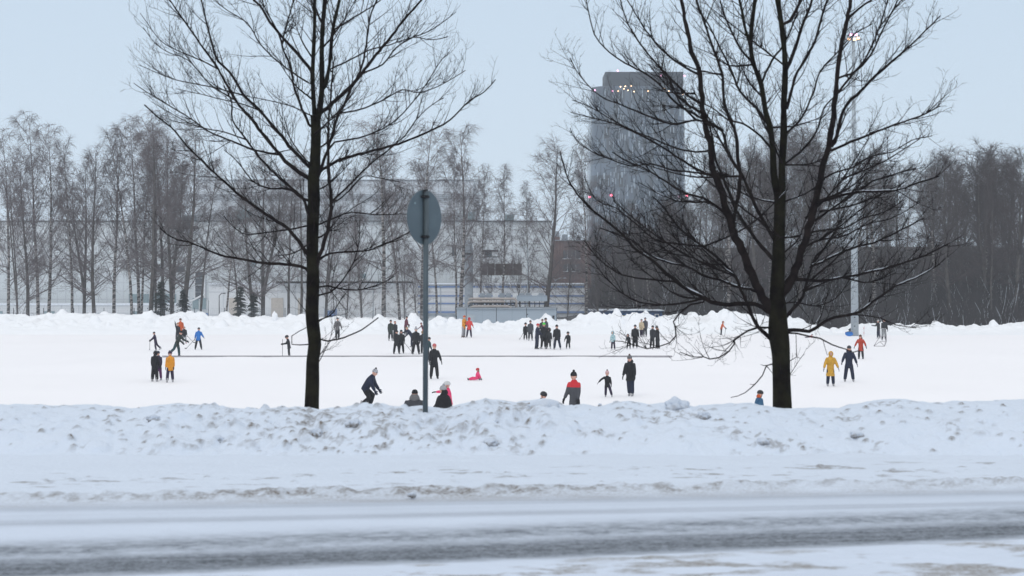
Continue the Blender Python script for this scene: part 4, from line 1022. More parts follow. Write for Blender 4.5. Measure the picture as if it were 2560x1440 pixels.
far_tree(95,300,200,0,'highest hazy birch in the far left group',M_BIRCH,group=G)
far_tree(44,430,186,4,'low bushy bare tree at the far left end',M_GREYBARK,group=G)
far_tree(1140,400,205,5,'pale birch partly behind the tall white birch',M_BIRCH,group=G)
far_tree(430,420,205,1,'thin misty birch between the two dark left trees',M_BIRCH,group=G)
# the wood on the right: many bare trees nothing tells apart
WL='tall bare grey tree in the dense wood behind the right snow bank'
for k in range(84):
    row=k%6; d=190+row*13+TRC.uniform(-5,5)
    px=TRC.uniform(1490,2570) if k>14 else 1500+k*16
    prof=np.interp(px,[1480,1560,1640,1720,1800,1880,2000,2120,2240,2400,2570],[560,530,520,420,375,345,350,385,430,400,370])
    tp=prof+TRC.uniform(-25,70)
    if px<1730: tp=max(tp,490)+TRC.uniform(0,40)
    q=PX(px,tp,d)
    far_tree(px,tp,d,TRC.choice([0,1,3,3,2,5]),WL,M_BIRCH if TRC.random()<0.25 else M_GREYBARK,base=hill_z(q.x,d)-0.4,group='bare trees of the dense wood',wx=TRC.uniform(1.0,1.3))
# undergrowth of the wood: thin stems and twigs nobody could count
ug=MB(); r_=random.Random(4)
for k in range(60000):
    d=183+ (r_.random()**1.3)*75; px=r_.uniform(1478,2620)
    if px<1672 and d<194.5: continue
    x=(px-1280)*d/FP; zb=hill_z(x,d)-0.3
    h=r_.uniform(0.8,1.6)*(1+2.2*r_.random()**2)*(0.6 if d<188 else 1)
    a=r_.uniform(-0.35,0.35); b=r_.uniform(-0.3,0.3)
    p0_=Vector((x,d,zb)); p1_=p0_+Vector((a*h*0.4,b*h*0.4,h*0.5)); p2_=p1_+Vector((r_.uniform(-.5,.5)*h*0.6,b*h*0.4,h*0.5))
    w=r_.uniform(0.010,0.028); ug.tube([p0_,p1_,p2_],[w,w*0.8,w*0.4],3,mi=0 if r_.random()<0.975 else 1,cap=False)
o=ug.build('undergrowth',[mat('undergrowth_stems',(0.026,0.022,0.024),0.9,noise=(0.05,0.044,0.047),nscale=0.3),M_CAP]); tag(o,kind='stuff')
# small spruces
M_SPR=mat('spruce_needles',(0.018,0.026,0.022),0.9,noise=(0.035,0.048,0.04),nscale=1.5)
def spruce(px,top,pxw,d,label,seed):
    r=random.Random(seed); p=PX(px,top,d); h=p.z+3.35; w=pxw/2*d/FP
    root=empty('spruce_tree',(p.x,d,-3.35),label,'tree','small dark spruces beyond the far bank')
    mb=MB(); mb.tube([Vector((0,0,0)),Vector((0,0,h))],[0.09,0.02],6); o=mb.build('trunk',M_GREYBARK); o.parent=root
    mb=MB()
    for k in range(int(150)):
        t=(k/150)**0.8; z=0.25+t*(h-0.35); L=1.45*w*(1.05-t)**0.8*r.uniform(0.4,1.25)+0.12; a=r.uniform(0,6.28)
        u=Vector((math.cos(a),math.sin(a),0)); s_=Vector((-u.y,u.x,0))
        n=6
        for j in range(n):
            q=j/n; c_=Vector((0,0,z))+u*L*q+Vector((0,0,-0.35*L*q*q+ (0.1*L*q)))
            for sg in (-1,1):
                l2=L*0.38*(1-q)+0.08; e_=c_+s_*sg*l2+u*l2*0.5+Vector((0,0,r.uniform(-0.16,0.02)))
                b_=len(mb.v); mb.v+=[tuple(c_),tuple(c_+u*0.10),tuple(e_)]; mb.f.append((b_,b_+1,b_+2)); mb.m.append(0)
                e2=c_+s_*sg*l2*0.4+Vector((0,0,-l2*0.55)); b_=len(mb.v); mb.v+=[tuple(c_),tuple(c_+u*0.12),tuple(e2)]; mb.f.append((b_,b_+1,b_+2)); mb.m.append(0)
    o=mb.build('crown',M_SPR); o.parent=root
spruce(402,700,60,186,'small dark spruce, leftmost of the four beyond the bank',1)
spruce(459,722,44,186.5,'narrow dark spruce below the thick dark bare tree',2)
spruce(601,714,44,186,'small dark spruce left of its closest twin',3)
spruce(634,728,40,187,'small dark spruce touching the forked bare tree',4)

# ------------------------------------------------------------------ people
def cloth(name,c,n=None,ns=9):
    return mat('cloth_'+name,c,0.85,noise=n or tuple(x*0.7 for x in c),nscale=ns,bump=0.5,bscale=14)
C_={'black':cloth('black',(0.012,0.012,0.015)),'navy':cloth('navy',(0.012,0.018,0.045)),'dark':cloth('dark',(0.022,0.024,0.030)),'dgreen':cloth('dark_green',(0.030,0.040,0.034)),
'teal':cloth('teal',(0.02,0.06,0.07)),'grey':cloth('grey',(0.16,0.155,0.16)),'lgrey':cloth('light_grey',(0.36,0.36,0.38)),'dgrey':cloth('dark_grey',(0.055,0.058,0.068)),
'orange':cloth('orange',(0.60,0.11,0.03)),'amber':cloth('amber',(0.75,0.30,0.02)),'mustard':cloth('mustard',(0.62,0.34,0.04)),'blue':cloth('blue',(0.03,0.18,0.55)),
'red':cloth('red',(0.55,0.02,0.03)),'coral':cloth('coral',(0.75,0.07,0.06)),'rust':cloth('rust',(0.48,0.055,0.025)),'maroon':cloth('maroon',(0.12,0.02,0.04)),'purple':cloth('purple',(0.09,0.015,0.09)),
'pink':cloth('pink',(0.72,0.02,0.13),(0.78,0.10,0.22)),'lime':cloth('lime',(0.10,0.75,0.08)),'palepink':cloth('pale_pink',(0.65,0.42,0.42)),'beige':cloth('beige',(0.55,0.45,0.30)),
'salmon':cloth('salmon',(0.55,0.14,0.14)),'white':cloth('white',(0.62,0.62,0.62)),'turq':cloth('turquoise_pattern',(0.10,0.32,0.38),(0.55,0.62,0.62),14),'denim':cloth('denim_blue',(0.02,0.07,0.16),(0.05,0.14,0.22),10),
'brown':cloth('brown',(0.10,0.055,0.035)),'fur':cloth('tan_fur',(0.28,0.18,0.10),(0.15,0.09,0.05),30),'knit':mat('cloth_navy_white_knit',(0.02,0.03,0.07),0.9,noise=(0.62,0.62,0.64),nscale=22),'plum':cloth('plum',(0.028,0.018,0.05))}
def two_tone(name,up,lo,z):
    m=bpy.data.materials.new('cloth_'+name); m.use_nodes=True; t=m.node_tree; b=t.nodes['Principled BSDF']; b.inputs['Roughness'].default_value=0.85
    c=t.nodes.new('ShaderNodeTexCoord'); s=t.nodes.new('ShaderNodeSeparateXYZ'); t.links.new(c.outputs['Object'],s.inputs[0])
    g=t.nodes.new('ShaderNodeMath'); g.operation='GREATER_THAN'; g.inputs[1].default_value=z; t.links.new(s.outputs['Z'],g.inputs[0])
    mx=t.nodes.new('ShaderNodeMix'); mx.data_type='RGBA'; mx.inputs[6].default_value=(*lo,1); mx.inputs[7].default_value=(*up,1); t.links.new(g.outputs[0],mx.inputs[0]); t.links.new(mx.outputs[2],b.inputs['Base Color']); return m
M_SKIN=mat('skin',(0.62,0.37,0.29),0.6,noise=(0.60,0.32,0.25),nscale=20); M_EYE=mat('eye_dark',(0.02,0.015,0.012),0.3); M_LIP=mat('lip',(0.35,0.10,0.09),0.5)
M_SKW=mat('white_boot',(0.42,0.41,0.42),0.5); M_SKB=mat('black_boot',(0.02,0.02,0.022),0.5); M_BLADE=mat('skate_blade',(0.35,0.36,0.38),0.25,metal=0.8)
M_HELM=mat('helmet_black',(0.015,0.015,0.018),0.3); M_HAIRB=mat('hair_brown',(0.06,0.035,0.02),0.8,nscale=30); M_HAIRL=mat('hair_blond',(0.30,0.20,0.10),0.8,nscale=30); M_HAIRR=mat('hair_red',(0.22,0.05,0.02),0.8,nscale=30)
HELMC={'black':M_HELM,'white':mat('helmet_white',(0.6,0.6,0.6),0.3),'red':mat('helmet_red',(0.5,0.02,0.03),0.3),'plum':mat('helmet_plum',(0.03,0.015,0.04),0.3)}
HAIR={'brown':M_HAIRB,'blond':M_HAIRL,'red':M_HAIRR}
def head_bm():
    # unit head: height 1, faces -Y, chin at -0.5
    bm=bmesh.new(); bmesh.ops.create_uvsphere(bm,u_segments=20,v_segments=16,radius=0.5)
    for v in bm.verts:
        x,y,z=v.co; 
        taper=1.0-0.30*max(0,-z-0.05)*2
        x*=0.74*taper; y*=0.84*(1-0.15*max(0,-z)*2)
        if y<0:
            y*=0.92
            if abs(x)<0.07 and -0.14<z<0.06: y-=0.085*(1-abs(x)/0.08)*(1-abs(z+0.08)/0.2)
            if 0.07<abs(x)<0.22 and -0.02<z<0.12: y+=0.035
            if z<-0.36: y-=0.03
        v.co=(x,y,z)
    for f in bm.faces: f.smooth=True; f.material_index=0
    def add(c,r,sx,sy,sz,mi):
        g=bmesh.ops.create_icosphere(bm,subdivisions=1,radius=r)
        for v in g['verts']: v.co=Vector((v.co.x*sx+c[0],v.co.y*sy+c[1],v.co.z*sz+c[2]))
        vs=set(g['verts'])
        for f in bm.faces:
            if f.verts[0] in vs: f.material_index=mi; f.smooth=True
    for s in (-1,1):
        add((s*0.13,-0.345,0.03),0.045,1.2,0.7,0.7,1)      # eyes
        add((s*0.37,0.02,-0.02),0.10,0.4,0.7,1.1,0)        # ears
    add((0,-0.36,-0.10),0.05,0.9,1.1,1.2,0)                 # nose tip
    add((0,-0.345,-0.245),0.06,1.5,0.5,0.45,2)              # mouth
    me=bpy.data.meshes.new('head_shape'); bm.to_mesh(me); bm.free(); return me
HEAD=head_bm()
def hand_mesh():
    mb=MB()   # unit hand pointing -Z, length 1, palm facing -X side, thumb to -Y
    mb.loft([(Vector((0,0,0.05)),Vector((0,1,0)),Vector((1,0,0)),0.16,0.12),(Vector((0,0,-0.2)),Vector((0,1,0)),Vector((1,0,0)),0.23,0.12),(Vector((0,0,-0.5)),Vector((0,1,0)),Vector((1,0,0)),0.24,0.10)],8)
    for k,(y,l) in enumerate(((-0.18,0.42),(-0.06,0.48),(0.06,0.45),(0.17,0.36))):
        mb.tube([Vector((0,y,-0.45)),Vector((-0.03,y*1.1,-0.45-l*0.5)),Vector((-0.14,y*1.1,-0.45-l)),],[0.065,0.06,0.045],6)
    mb.tube([Vector((0,-0.2,-0.12)),Vector((-0.05,-0.36,-0.32)),Vector((-0.08,-0.38,-0.5))],[0.08,0.065,0.05],6)
    return mb
def glove_mesh(m):
    k='glove_'+m.name
    if k not in MATS: MATS[k]=hand_mesh().mesh('glove',m,True)
    return MATS[k]
def boot_mesh(m):
    k='boot_'+m.name
    if k not in MATS:
        mb=MB()  # unit: length 1 along -Y from heel at +0.3, sole at z=0
        X_=Vector((1,0,0)); Y_=Vector((0,1,0)); Z_=Vector((0,0,1))
        mb.loft([(Vector((0,0.12,0.75)),X_,Y_,0.19,0.20),(Vector((0,0.12,0.45)),X_,Y_,0.165,0.18),(Vector((0,0.08,0.25)),X_,Y_,0.18,0.26),(Vector((0,0.0,0.12)),X_,Y_,0.19,0.38),(Vector((0,-0.10,0.02)),X_,Y_,0.19,0.48)],12)
        mb.loft([(Vector((0,-0.25,0.02)),X_,Z_,0.17,0.04),(Vector((0,-0.2,0.16)),X_,Y_,0.17,0.30)],10)
        MATS[k]=mb.mesh('skate',m,True)
    return MATS[k]
_b=MB(); _b.box(-0.025,0.025,-0.62,0.36,-0.22,-0.10); _b.box(-0.05,0.05,-0.42,-0.30,-0.10,0.03); _b.box(-0.05,0.05,0.10,0.24,-0.10,0.03)
BLADE=_b.mesh('blade',M_BLADE)
PEOPLE=[]; STICKS=[]
MX=lambda c,X_,Y_,Z_,s: Matrix(((X_.x*s,Y_.x*s,Z_.x*s,c.x),(X_.y*s,Y_.y*s,Z_.y*s,c.y),(X_.z*s,Y_.z*s,Z_.z*s,c.z),(0,0,0,1)))
def person(x,top,feet,label,yaw=0,Hs=None,lean=4,L=(0,5,4),Rr=(0,5,4),AL=(5,10,12),AR=(5,10,12),j='black',t='black',hat='beanie',hc='black',pom=None,hair=None,coat=0.10,sk='white',glove='black',
           puff=1.07,baggy=1.14,legk=None,kid=False,turn=0,nod=0,hs=None,sit=False,z0=ICE_Z,group='skaters on the rink',stick=None,bulk=1.0,scale_vis=None,fur=False,cape=None):
    yw=R(yaw); F=Vector((math.sin(yw),-math.cos(yw),0)); S=Vector((math.cos(yw),math.sin(yw),0)); Z=Vector((0,0,1))
    hs=hs or (0.190 if kid else 0.150)
    leg=legk or (0.44 if kid else 0.475); tor=0.96-leg-hs-0.005+0.02; th=leg*0.5
    a=R(lean); T_=(Z*math.cos(a)+F*math.sin(a)); FF=(F*math.cos(a)-Z*math.sin(a))
    hip=Vector((0,0,0)); neck=hip+T_*tor
    ta=a*0.35+R(nod); HZ_=(Z*math.cos(ta)+F*math.sin(ta)); tr_=R(turn)
    HF=F*math.cos(tr_)+S*math.sin(tr_); HF=(HF-HZ_*HF.dot(HZ_)).normalized(); HS=HF.cross(HZ_)*-1
    HS=HZ_.cross(HF)*-1; HS=HF.cross(HZ_)*-1 if False else HZ_.cross(-HF)*1.0
    # right handed frame with columns S,-F,Z
    HS=(-HF).cross(HZ_)
    hc_=neck+HZ_*(0.010+hs*0.5)+FF*0.016
    def vec(f,ab,s): 
        f=R(f);ab=R(ab); return (Z*(-math.cos(f)*math.cos(ab))+F*math.sin(f)+S*(s*math.sin(ab))).normalized()
    legs=[]
    for s,(f,ab,kn) in ((1,L),(-1,Rr)):
        h=hip+S*(s*0.05); k=h+vec(f,ab,s)*th; an=k+vec(f-kn,ab*0.8,s)*th*0.97; legs.append((h,k,an,vec(f-kn,ab,s)))
    arms=[]
    for s,(f,ab,el) in ((1,AL),(-1,AR)):
        sh=hip+T_*tor*0.865+S*(s*0.096*bulk); e=sh+vec(f,ab,s)*0.165; w=e+vec(f+el,ab*0.7,s)*0.145; hd=vec(f+el,ab*0.7,s); arms.append((sh,e,w,hd))
    skh=0.062
    zmin=min(l[2].z for l in legs)-skh
    if sit: zmin=min(zmin,-0.085)
    ztop=hc_.z+hs*0.56+(0.02 if hat in('beanie','helmet') else 0.01)+(0.03 if pom else 0)
    E=ztop-zmin
    if feet is not None:
        d=(CZ-z0)*FP/(feet-HZ); Hm=(feet-top)*d/FP/E; zg=z0
    else:
        Hm=Hs/1.0; d=50.0
        while d<90:
            if CZ-(top-HZ)*d/FP >= gz(d)+E*Hm-0.0 : break
            d+=0.05
        # walk towards the camera until the head reaches the given row
        best=min((abs(CZ-(top-HZ)*q/FP-(gz(q)+E*Hm)),q) for q in [48+0.1*k for k in range(400)]); d=best[1]; zg=gz(d)
    hx=(x-1280)*d/FP
    org=Vector((hx-hc_.x*Hm,d-hc_.y*Hm,zg-zmin*Hm))
    root=empty('person',(org.x,org.y,zg),label,'person',group)
    dz=-zmin*Hm
    def W(v): return Vector((v.x*Hm,v.y*Hm,v.z*Hm+dz))
    q=Hm
    X_,Yb=S,F
    def remesh(mb,name,m,vox):
        o=mb.build(name,m,root,True); rm=o.modifiers.new('r','REMESH'); rm.mode='VOXEL'; rm.voxel_size=vox*q; rm.use_smooth_shade=True
        sm=o.modifiers.new('s','SMOOTH'); sm.iterations=3; sm.factor=0.5
        PEOPLE.append(o); return o
    # body
    mb=MB()
    mb.loft([(W(hip-T_*0.03),S,FF,0.070*q,0.055*q),(W(hip+T_*tor*0.35),S,FF,0.068*q,0.05*q),(W(hip+T_*tor*0.8),S,FF,0.085*q,0.055*q),(W(hip+T_*tor*0.97),S,FF,0.05*q,0.04*q),(W(neck),S,FF,0.030*q,0.031*q),(W(hc_-HZ_*hs*0.15),S,FF,0.030*q,0.032*q)],10)
    for (h,k,an,_) in legs: mb.tube([W(h),W(k),W(an)],[0.044*q,0.030*q,0.020*q],8)
    for (sh,e,w,_) in arms: mb.tube([W(sh),W(e),W(w)],[0.026*q,0.022*q,0.015*q],8)
    mb.sphere(W(hc_),hs*0.42*q,0.74,0.80,1,12,8)
    body=remesh(mb,'body',M_SKIN,0.016)
    body['_head']=[hc_.x*q,hc_.y*q,hc_.z*q+dz,HS.x,HS.y,HS.z,-HF.x,-HF.y,-HF.z,HZ_.x,HZ_.y,HZ_.z,hs*q]
    # trousers
    mb=MB(); g=baggy
    mb.loft([(W(hip-T_*0.05),S,FF,0.088*q,0.070*q),(W(hip+T_*0.02),S,FF,0.090*q,0.070*q),(W(hip+T_*tor*0.28),S,FF,0.080*q,0.062*q)],12)
    for (h,k,an,_) in legs:
        m1=h.lerp(k,0.4); mb.tube([W(h),W(m1),W(k),W(k.lerp(an,0.55)),W(an+(k-an)*0.04)],[0.060*q,0.058*q*g**.5,0.048*q*g,0.046*q*g,0.038*q*g*1.05],10)
    remesh(mb,'trousers',C_[t] if isinstance(t,str) else t,0.016)
    # jacket
    mb=MB(); g=puff
    hem=coat; dn=(T_*-1*0.5+ (((legs[0][1]-legs[0][0])+(legs[1][1]-legs[1][0])).normalized())*0.5) if not sit else T_*-1
    secs=[(W(hip+dn*hem),S,FF,(0.100+hem*0.12)*q*g,(0.080+hem*0.10)*q*g),(W(hip+dn*hem*0.4),S,FF,0.100*q*g,0.080*q*g),(W(hip+T_*tor*0.25),S,FF,0.094*q*g,0.074*q*g),(W(hip+T_*tor*0.62),S,FF,0.108*q*g*bulk,0.080*q*g),(W(hip+T_*tor*0.82),S,FF,0.104*q*g*bulk,0.070*q*g),(W(hip+T_*tor*0.92),S,FF,0.078*q*g,0.060*q*g),(W(neck),S,FF,0.054*q*g,0.052*q*g),(W(neck+HZ_*0.028),S,FF,0.050*q,0.050*q)]
    if cape:
        cc_=neck-FF*0.035+HZ_*0.015; mb2=MB(); mb2.loft([(W(cc_-HZ_*0.05),S,FF,0.03*q,0.03*q),(W(cc_-HZ_*0.02),S,FF,0.085*q,0.062*q),(W(cc_+HZ_*0.02),S,FF,0.075*q,0.058*q),(W(cc_+HZ_*0.055),S,FF,0.05*q,0.04*q)],12); o_=mb2.build('hood',C_[cape],root,True)
    mb.loft(secs,14)
    for (sh,e,w,_) in arms: mb.tube([W(sh-(e-sh)*0.12),W(sh.lerp(e,0.25)),W(e),W(e.lerp(w,0.6)),W(w)],[0.038*q*g,0.046*q*g,0.040*q*g,0.036*q*g,0.030*q*g],9)
    jk=remesh(mb,'jacket',C_[j] if isinstance(j,str) else j,0.016)
    # head gear
    Mh=MX(W(hc_),HS,-HF,HZ_,hs*q)
    def hp(mb,name,m,par=root):
        mb.v=[tuple(Mh@Vector(v)) for v in mb.v]; return mb.build(name,m,par,True)
    hcm=C_.get(hc) if hat!='helmet' else HELMC.get(hc,M_HELM)
    Xu,Yu=Vector((1,0,0)),Vector((0,1,0))
    if hat=='beanie':
        mb=MB(); mb.loft([(Vector((0,0.03,0.10)),Xu,Yu,0.415,0.455),(Vector((0,0.03,0.26)),Xu,Yu,0.43,0.465),(Vector((0,0.03,0.27)),Xu,Yu,0.41,0.445),(Vector((0,0.03,0.43)),Xu,Yu,0.37,0.41),(Vector((0,0.04,0.56)),Xu,Yu,0.28,0.31),(Vector((0,0.05,0.645)),Xu,Yu,0.12,0.14)],14)
        b_=hp(mb,'beanie',hcm)
        if pom:
            mb=MB(); mb.sphere((0,0.05,0.72),0.17,nu=10,nv=7); hp(mb,'pompom',C_[pom],b_)
    elif hat=='helmet':
        mb=MB(); mb.loft([(Vector((0,0.05,0.02)),Xu,Yu,0.45,0.50),(Vector((0,0.03,0.18)),Xu,Yu,0.48,0.53),(Vector((0,0.03,0.38)),Xu,Yu,0.42,0.46),(Vector((0,0.04,0.53)),Xu,Yu,0.28,0.32),(Vector((0,0.05,0.60)),Xu,Yu,0.10,0.12)],14)
        b_=hp(mb,'helmet',hcm); mb=MB(); 
        for s in (-1,1): mb.tube([Vector((s*0.42,0.0,0.05)),Vector((s*0.33,-0.10,-0.3)),Vector((0,-0.25,-0.50))],[0.03]*3,4)
        hp(mb,'chin_strap',M_SKB,b_)
    elif hat=='hood':
        mb=MB(); n=14
        secs_=[]
        for i in range(7):
            u=i/6; y=-0.30+u*0.85; r_1=(0.50,0.53,0.53,0.50,0.43,0.30,0.10)[i]; secs_.append((Vector((0,y,0.02-0.06*u)),Xu,Vector((0,0,1)),r_1*0.92,r_1*1.12))
        secs_=[(Vector((0,-0.33,0.03)),Xu,Vector((0,0,1)),0.27,0.36),(Vector((0,-0.37,0.03)),Xu,Vector((0,0,1)),0.36,0.47)]+secs_
        mb.loft(secs_,n,cap=False); b_=hp(mb,'hood',hcm)
        if fur:
            mb=MB(); P=[Vector((0.47*math.cos(k*math.pi/8),-0.32,0.02+0.56*math.sin(k*math.pi/8))) for k in range(17)]; mb.tube(P,[0.10]*17,6); hp(mb,'fur_trim',C_['fur'],b_)
    if hair or hat=='none':
        mb=MB(); lowz={'long':-0.75,None:-0.15}.get('long' if hair and hair.endswith('_long') else None)
        hm_=HAIR[(hair or 'brown').split('_')[0]]
        if hat=='none': mb.loft([(Vector((0,0.14,-0.22)),Xu,Yu,0.36,0.30),(Vector((0,0.10,0.08)),Xu,Yu,0.405,0.36),(Vector((0,0.05,0.30)),Xu,Yu,0.37,0.42),(Vector((0,0.05,0.46)),Xu,Yu,0.24,0.28),(Vector((0,0.05,0.53)),Xu,Yu,0.08,0.09)],12)
        if lowz<-0.5: mb.loft([(Vector((0,0.24,0.1)),Xu,Yu,0.36,0.22),(Vector((0,0.26,-0.3)),Xu,Yu,0.38,0.20),(Vector((0,0.28,-0.72)),Xu,Yu,0.26,0.13),(Vector((0,0.28,-0.95)),Xu,Yu,0.10,0.06)],10)
        elif hat!='none': mb.loft([(Vector((0,0.12,0.1)),Xu,Yu,0.39,0.34),(Vector((0,0.16,-0.2)),Xu,Yu,0.33,0.26)],10)
        hp(mb,'hair',hm_)
    # gloves and skates
    gm=M_SKIN if glove=='skin' else C_[glove]
    for s,(sh,e,w,hd) in ((1,arms[0]),(-1,arms[1])):
        o=bpy.data.objects.new('glove',glove_mesh(gm)); col.objects.link(o); o.parent=root
        zz=-hd; yy=(-F+zz*F.dot(zz)); yy=yy.normalized() if yy.length>0.05 else S; xx=yy.cross(zz)
        if s<0: xx=-xx
        o.matrix_local=MX(W(w),xx,yy,zz,0.115*q*(1.1 if glove!='skin' else 1))
    sm_=M_SKW if sk=='white' else M_SKB if sk=='black' else C_[sk]
    for (h,k,an,dv) in legs:
        o=bpy.data.objects.new('skate',boot_mesh(sm_)); col.objects.link(o); o.parent=root
        up=(-dv); up=(up*0.35+Z*0.65).normalized() if not sit else up
        fw=(F-up*F.dot(up)).normalized(); sc_=0.165*q
        xx=(-fw).cross(up); c_=W(an)-up*(0.040*q)
        o.matrix_local=MX(c_,xx,-fw,up,sc_)
        bo_=bpy.data.objects.new('blade',BLADE); col.objects.link(bo_); bo_.parent=o
    if stick:
        hi,(bxp,byp),lb=stick[0],stick[1],stick[2]
        w=arms[0 if hi=='L' else 1]; H0=W(w[2]+w[3]*0.05)+Vector((org.x,org.y,zg))
        if byp is None: db=d
        db=(CZ-zg)*FP/(byp-HZ) if feet is not None else d
        db=min(max(db,d-1.2),d+1.2)
        B0=Vector(((bxp-1280)*db/FP,db,zg+0.02))
        up=H0+(H0-B0).normalized()*(stick[3] if len(stick)>3 else 0.12)
        sr=empty('hockey_stick',B0,lb,'hockey stick','hockey sticks on the rink')
        mb=MB(); mb.tube([B0+Vector((0,0,0.02)),up],[0.016,0.016],6); local(mb.build('shaft',mat('stick_shaft',(0.05,0.045,0.045),0.6),smooth=True),sr)
        fd=(B0-H0); fd.z=0; fd=fd.normalized() if fd.length>0.05 else F
        mb=MB(); mb.tube([B0+Vector((0,0,0.02)),B0+fd*0.14+Vector((0,0,0.015)),B0+fd*0.28+Vector((0,0,0.03))],[0.028,0.034,0.024],5); local(mb.build('blade',M_SKB,smooth=True),sr)
    return root

P_=person
SIDE_R=dict(yaw=90); SIDE_L=dict(yaw=-90)
# left part of the rink
P_(385,829,877,'person in navy skating left with a stick at the far left of the rink',yaw=-75,lean=10,L=(5,4,15),Rr=(-25,4,20),AL=(30,8,20),AR=(35,8,15),j='plum',t='plum',hat='beanie',stick=('R',(374,872),'hockey stick of the navy skater at the far left'))
P_(451,795,850,'person in orange jacket standing highest at the left snow bank',yaw=190,j='orange',t='dark',hat='beanie',hc='brown',coat=0.12,lean=6)
P_(444,806,852,'child in dark clothes with a raised hand in front of the orange jacket',yaw=10,j='dark',t='dgrey',hat='none',hair='blond',AR=(150,10,10),kid=True)
P_(461,816,859,'person in black jacket and light grey trousers holding a stick left of blue jacket',yaw=20,j='black',t='lgrey',hat='none',hair='brown',sk='red',L=(0,8,5),stick=('L',(484,841),'hockey stick of the person in light grey trousers',0.05))
P_(452,826,892,'person in dark green jacket striding right above the yellow jacket',yaw=75,lean=24,L=(12,4,8),Rr=(-22,5,28),AL=(35,8,30),AR=(20,8,30),j='dgreen',t='teal',hat='beanie',sk='navy',coat=0.12)
P_(497,818,874,'person in bright blue jacket seen from behind with legs apart',yaw=178,lean=14,L=(2,13,6),Rr=(2,13,6),AL=(8,20,10),AR=(15,22,35),j='blue',t='black',hat='beanie',hc='dgrey',sk='black',stick=('L',(466,863),'hockey stick reaching left from the blue jacket'))
P_(717,837,892,'child in dark helmet and dark clothes with a stick beside the left tree',yaw=-80,lean=10,nod=12,L=(4,4,8),Rr=(0,4,6),AL=(25,6,55),AR=(30,6,50),j='dark',t='dark',hat='helmet',kid=True,baggy=1.15,stick=('L',(706,891),'upright pale hockey stick of the helmeted child by the tree',0.5))
P_(388,876,954,'person in long black hooded jacket and black trousers, nearest at the far left',yaw=165,j='black',t='black',hat='hood',hc='black',coat=0.14,baggy=1.3,puff=1.08,lean=3)
P_(395,877,951,'person with purple trousers half hidden behind the long black jacket',yaw=-20,j='plum',t='purple',hat='beanie',hc='navy',baggy=1.1)
P_(425,876,956,'person in amber jacket and dark helmet standing with legs apart',yaw=-155,j='amber',t='plum',hat='helmet',hc='plum',L=(-3,9,4),Rr=(12,9,4),AL=(4,8,8),AR=(4,8,8),lean=-2,kid=True,hs=0.155)
# middle left
P_(844,793,848,'person in grey sweater gliding alone with a stick near the far bank',yaw=172,j='grey',t='dark',hat='beanie',hc='dgrey',L=(4,3,3),Rr=(-4,4,6),AL=(10,16,10),AR=(0,22,8),sk='black',stick=('L',(809,830),'hockey stick held out left by the grey sweater'))
P_(977,799,852,'person in dark green coat at the left edge of the middle group',yaw=170,j='dgreen',t='dark',coat=0.13,hat='beanie',hc='dark',puff=1.1)
P_(987,802,852,'red haired person in dark coat behind the middle group',yaw=-30,j='dark',t='dark',hat='none',hair='red_long',coat=0.12)
P_(992,825,885,'person in black with baggy trousers, back turned, left front of the middle group',yaw=160,j='black',t='black',baggy=1.25,puff=1.1,coat=0.13,sk='black',L=(-2,8,4),Rr=(12,9,14),AL=(14,16,30))
P_(1003,824,884,'boy in black facing forward with a beanie in the middle group',yaw=0,j='black',t='black',kid=False,L=(0,6,3),Rr=(0,7,3),sk='black',stick=('L',(1030,871),'hockey stick with its blade right of the boy in the middle group'))
P_(1017,816,868,'person in dark jacket bent over with one leg lifted behind in the middle group',yaw=-60,lean=40,L=(10,5,5),Rr=(-30,12,50),AL=(30,15,20),AR=(60,10,25),j='navy',t='navy',hat='none',hair='blond',sk='black',turn=20,stick=('R',(1006,862),'hockey stick of the bent person in the middle group'))
P_(1017,790,838,'person in maroon jacket behind the bent skater at the snow bank',yaw=120,j='maroon',t='dark',lean=8,AL=(30,10,20))
P_(1053,806,838,'child in maroon jacket and red trousers leaning left by the sign pole',yaw=-100,lean=22,j='maroon',t='red',kid=True,hat='beanie',hc='maroon',AL=(40,20,10),AR=(-30,20,0))
P_(1040,816,886,'person in black jacket and black and white beanie just left of the sign pole',yaw=170,j='black',t='black',hat='beanie',hc='knit',pom='black',puff=1.15,baggy=1.2,L=(2,9,5),Rr=(6,10,6),AL=(10,18,25),sk='black',stick=('L',(1029,884),'hockey stick with its blade left of the black and white beanie'))
P_(1056,826,884,'light haired person in dark clothes partly hidden by the sign pole',yaw=-140,j='dark',t='dark',hat='none',hair='blond',sk='black')
P_(1073,842,905,'person in teal jacket and dark beanie looking past the sign pole',yaw=60,j='teal',t='dark',lean=14,hat='beanie',hc='black')
P_(1086,858,948,'person in black with a salmon pink beanie right of the sign pole',yaw=15,j='black',t='black',hc='salmon',L=(0,8,5),Rr=(0,6,4),AL=(0,24,6),AR=(10,12,5),sk='black',baggy=1.15)
P_(937,918,None,'person in navy jacket and white patterned beanie crouching low and skating right',yaw=85,Hs=1.74,lean=34,puff=1.2,baggy=1.25,L=(50,4,70),Rr=(30,4,78),AL=(20,6,14),AR=(6,6,22),j='navy',t='black',hc='knit',pom='black',coat=0.08,nod=6,glove='navy')
P_(1037,972,None,'person with grey hood and black beanie seen from behind left of the pole',cape='grey',yaw=178,Hs=1.85,hs=0.118,lean=0,j='dgrey',t='dark',hat='beanie',hc='black',puff=1.3,bulk=1.12,coat=0.12)
P_(1107,958,None,'person in black coat with white bobble beanie right of the pole base',cape='black',yaw=-128,Hs=1.72,lean=20,j='black',t='black',hat='beanie',hc='lgrey',pom='lgrey',puff=1.35,coat=0.15,hair='brown',AL=(22,4,25),AR=(16,5,35),nod=-14)
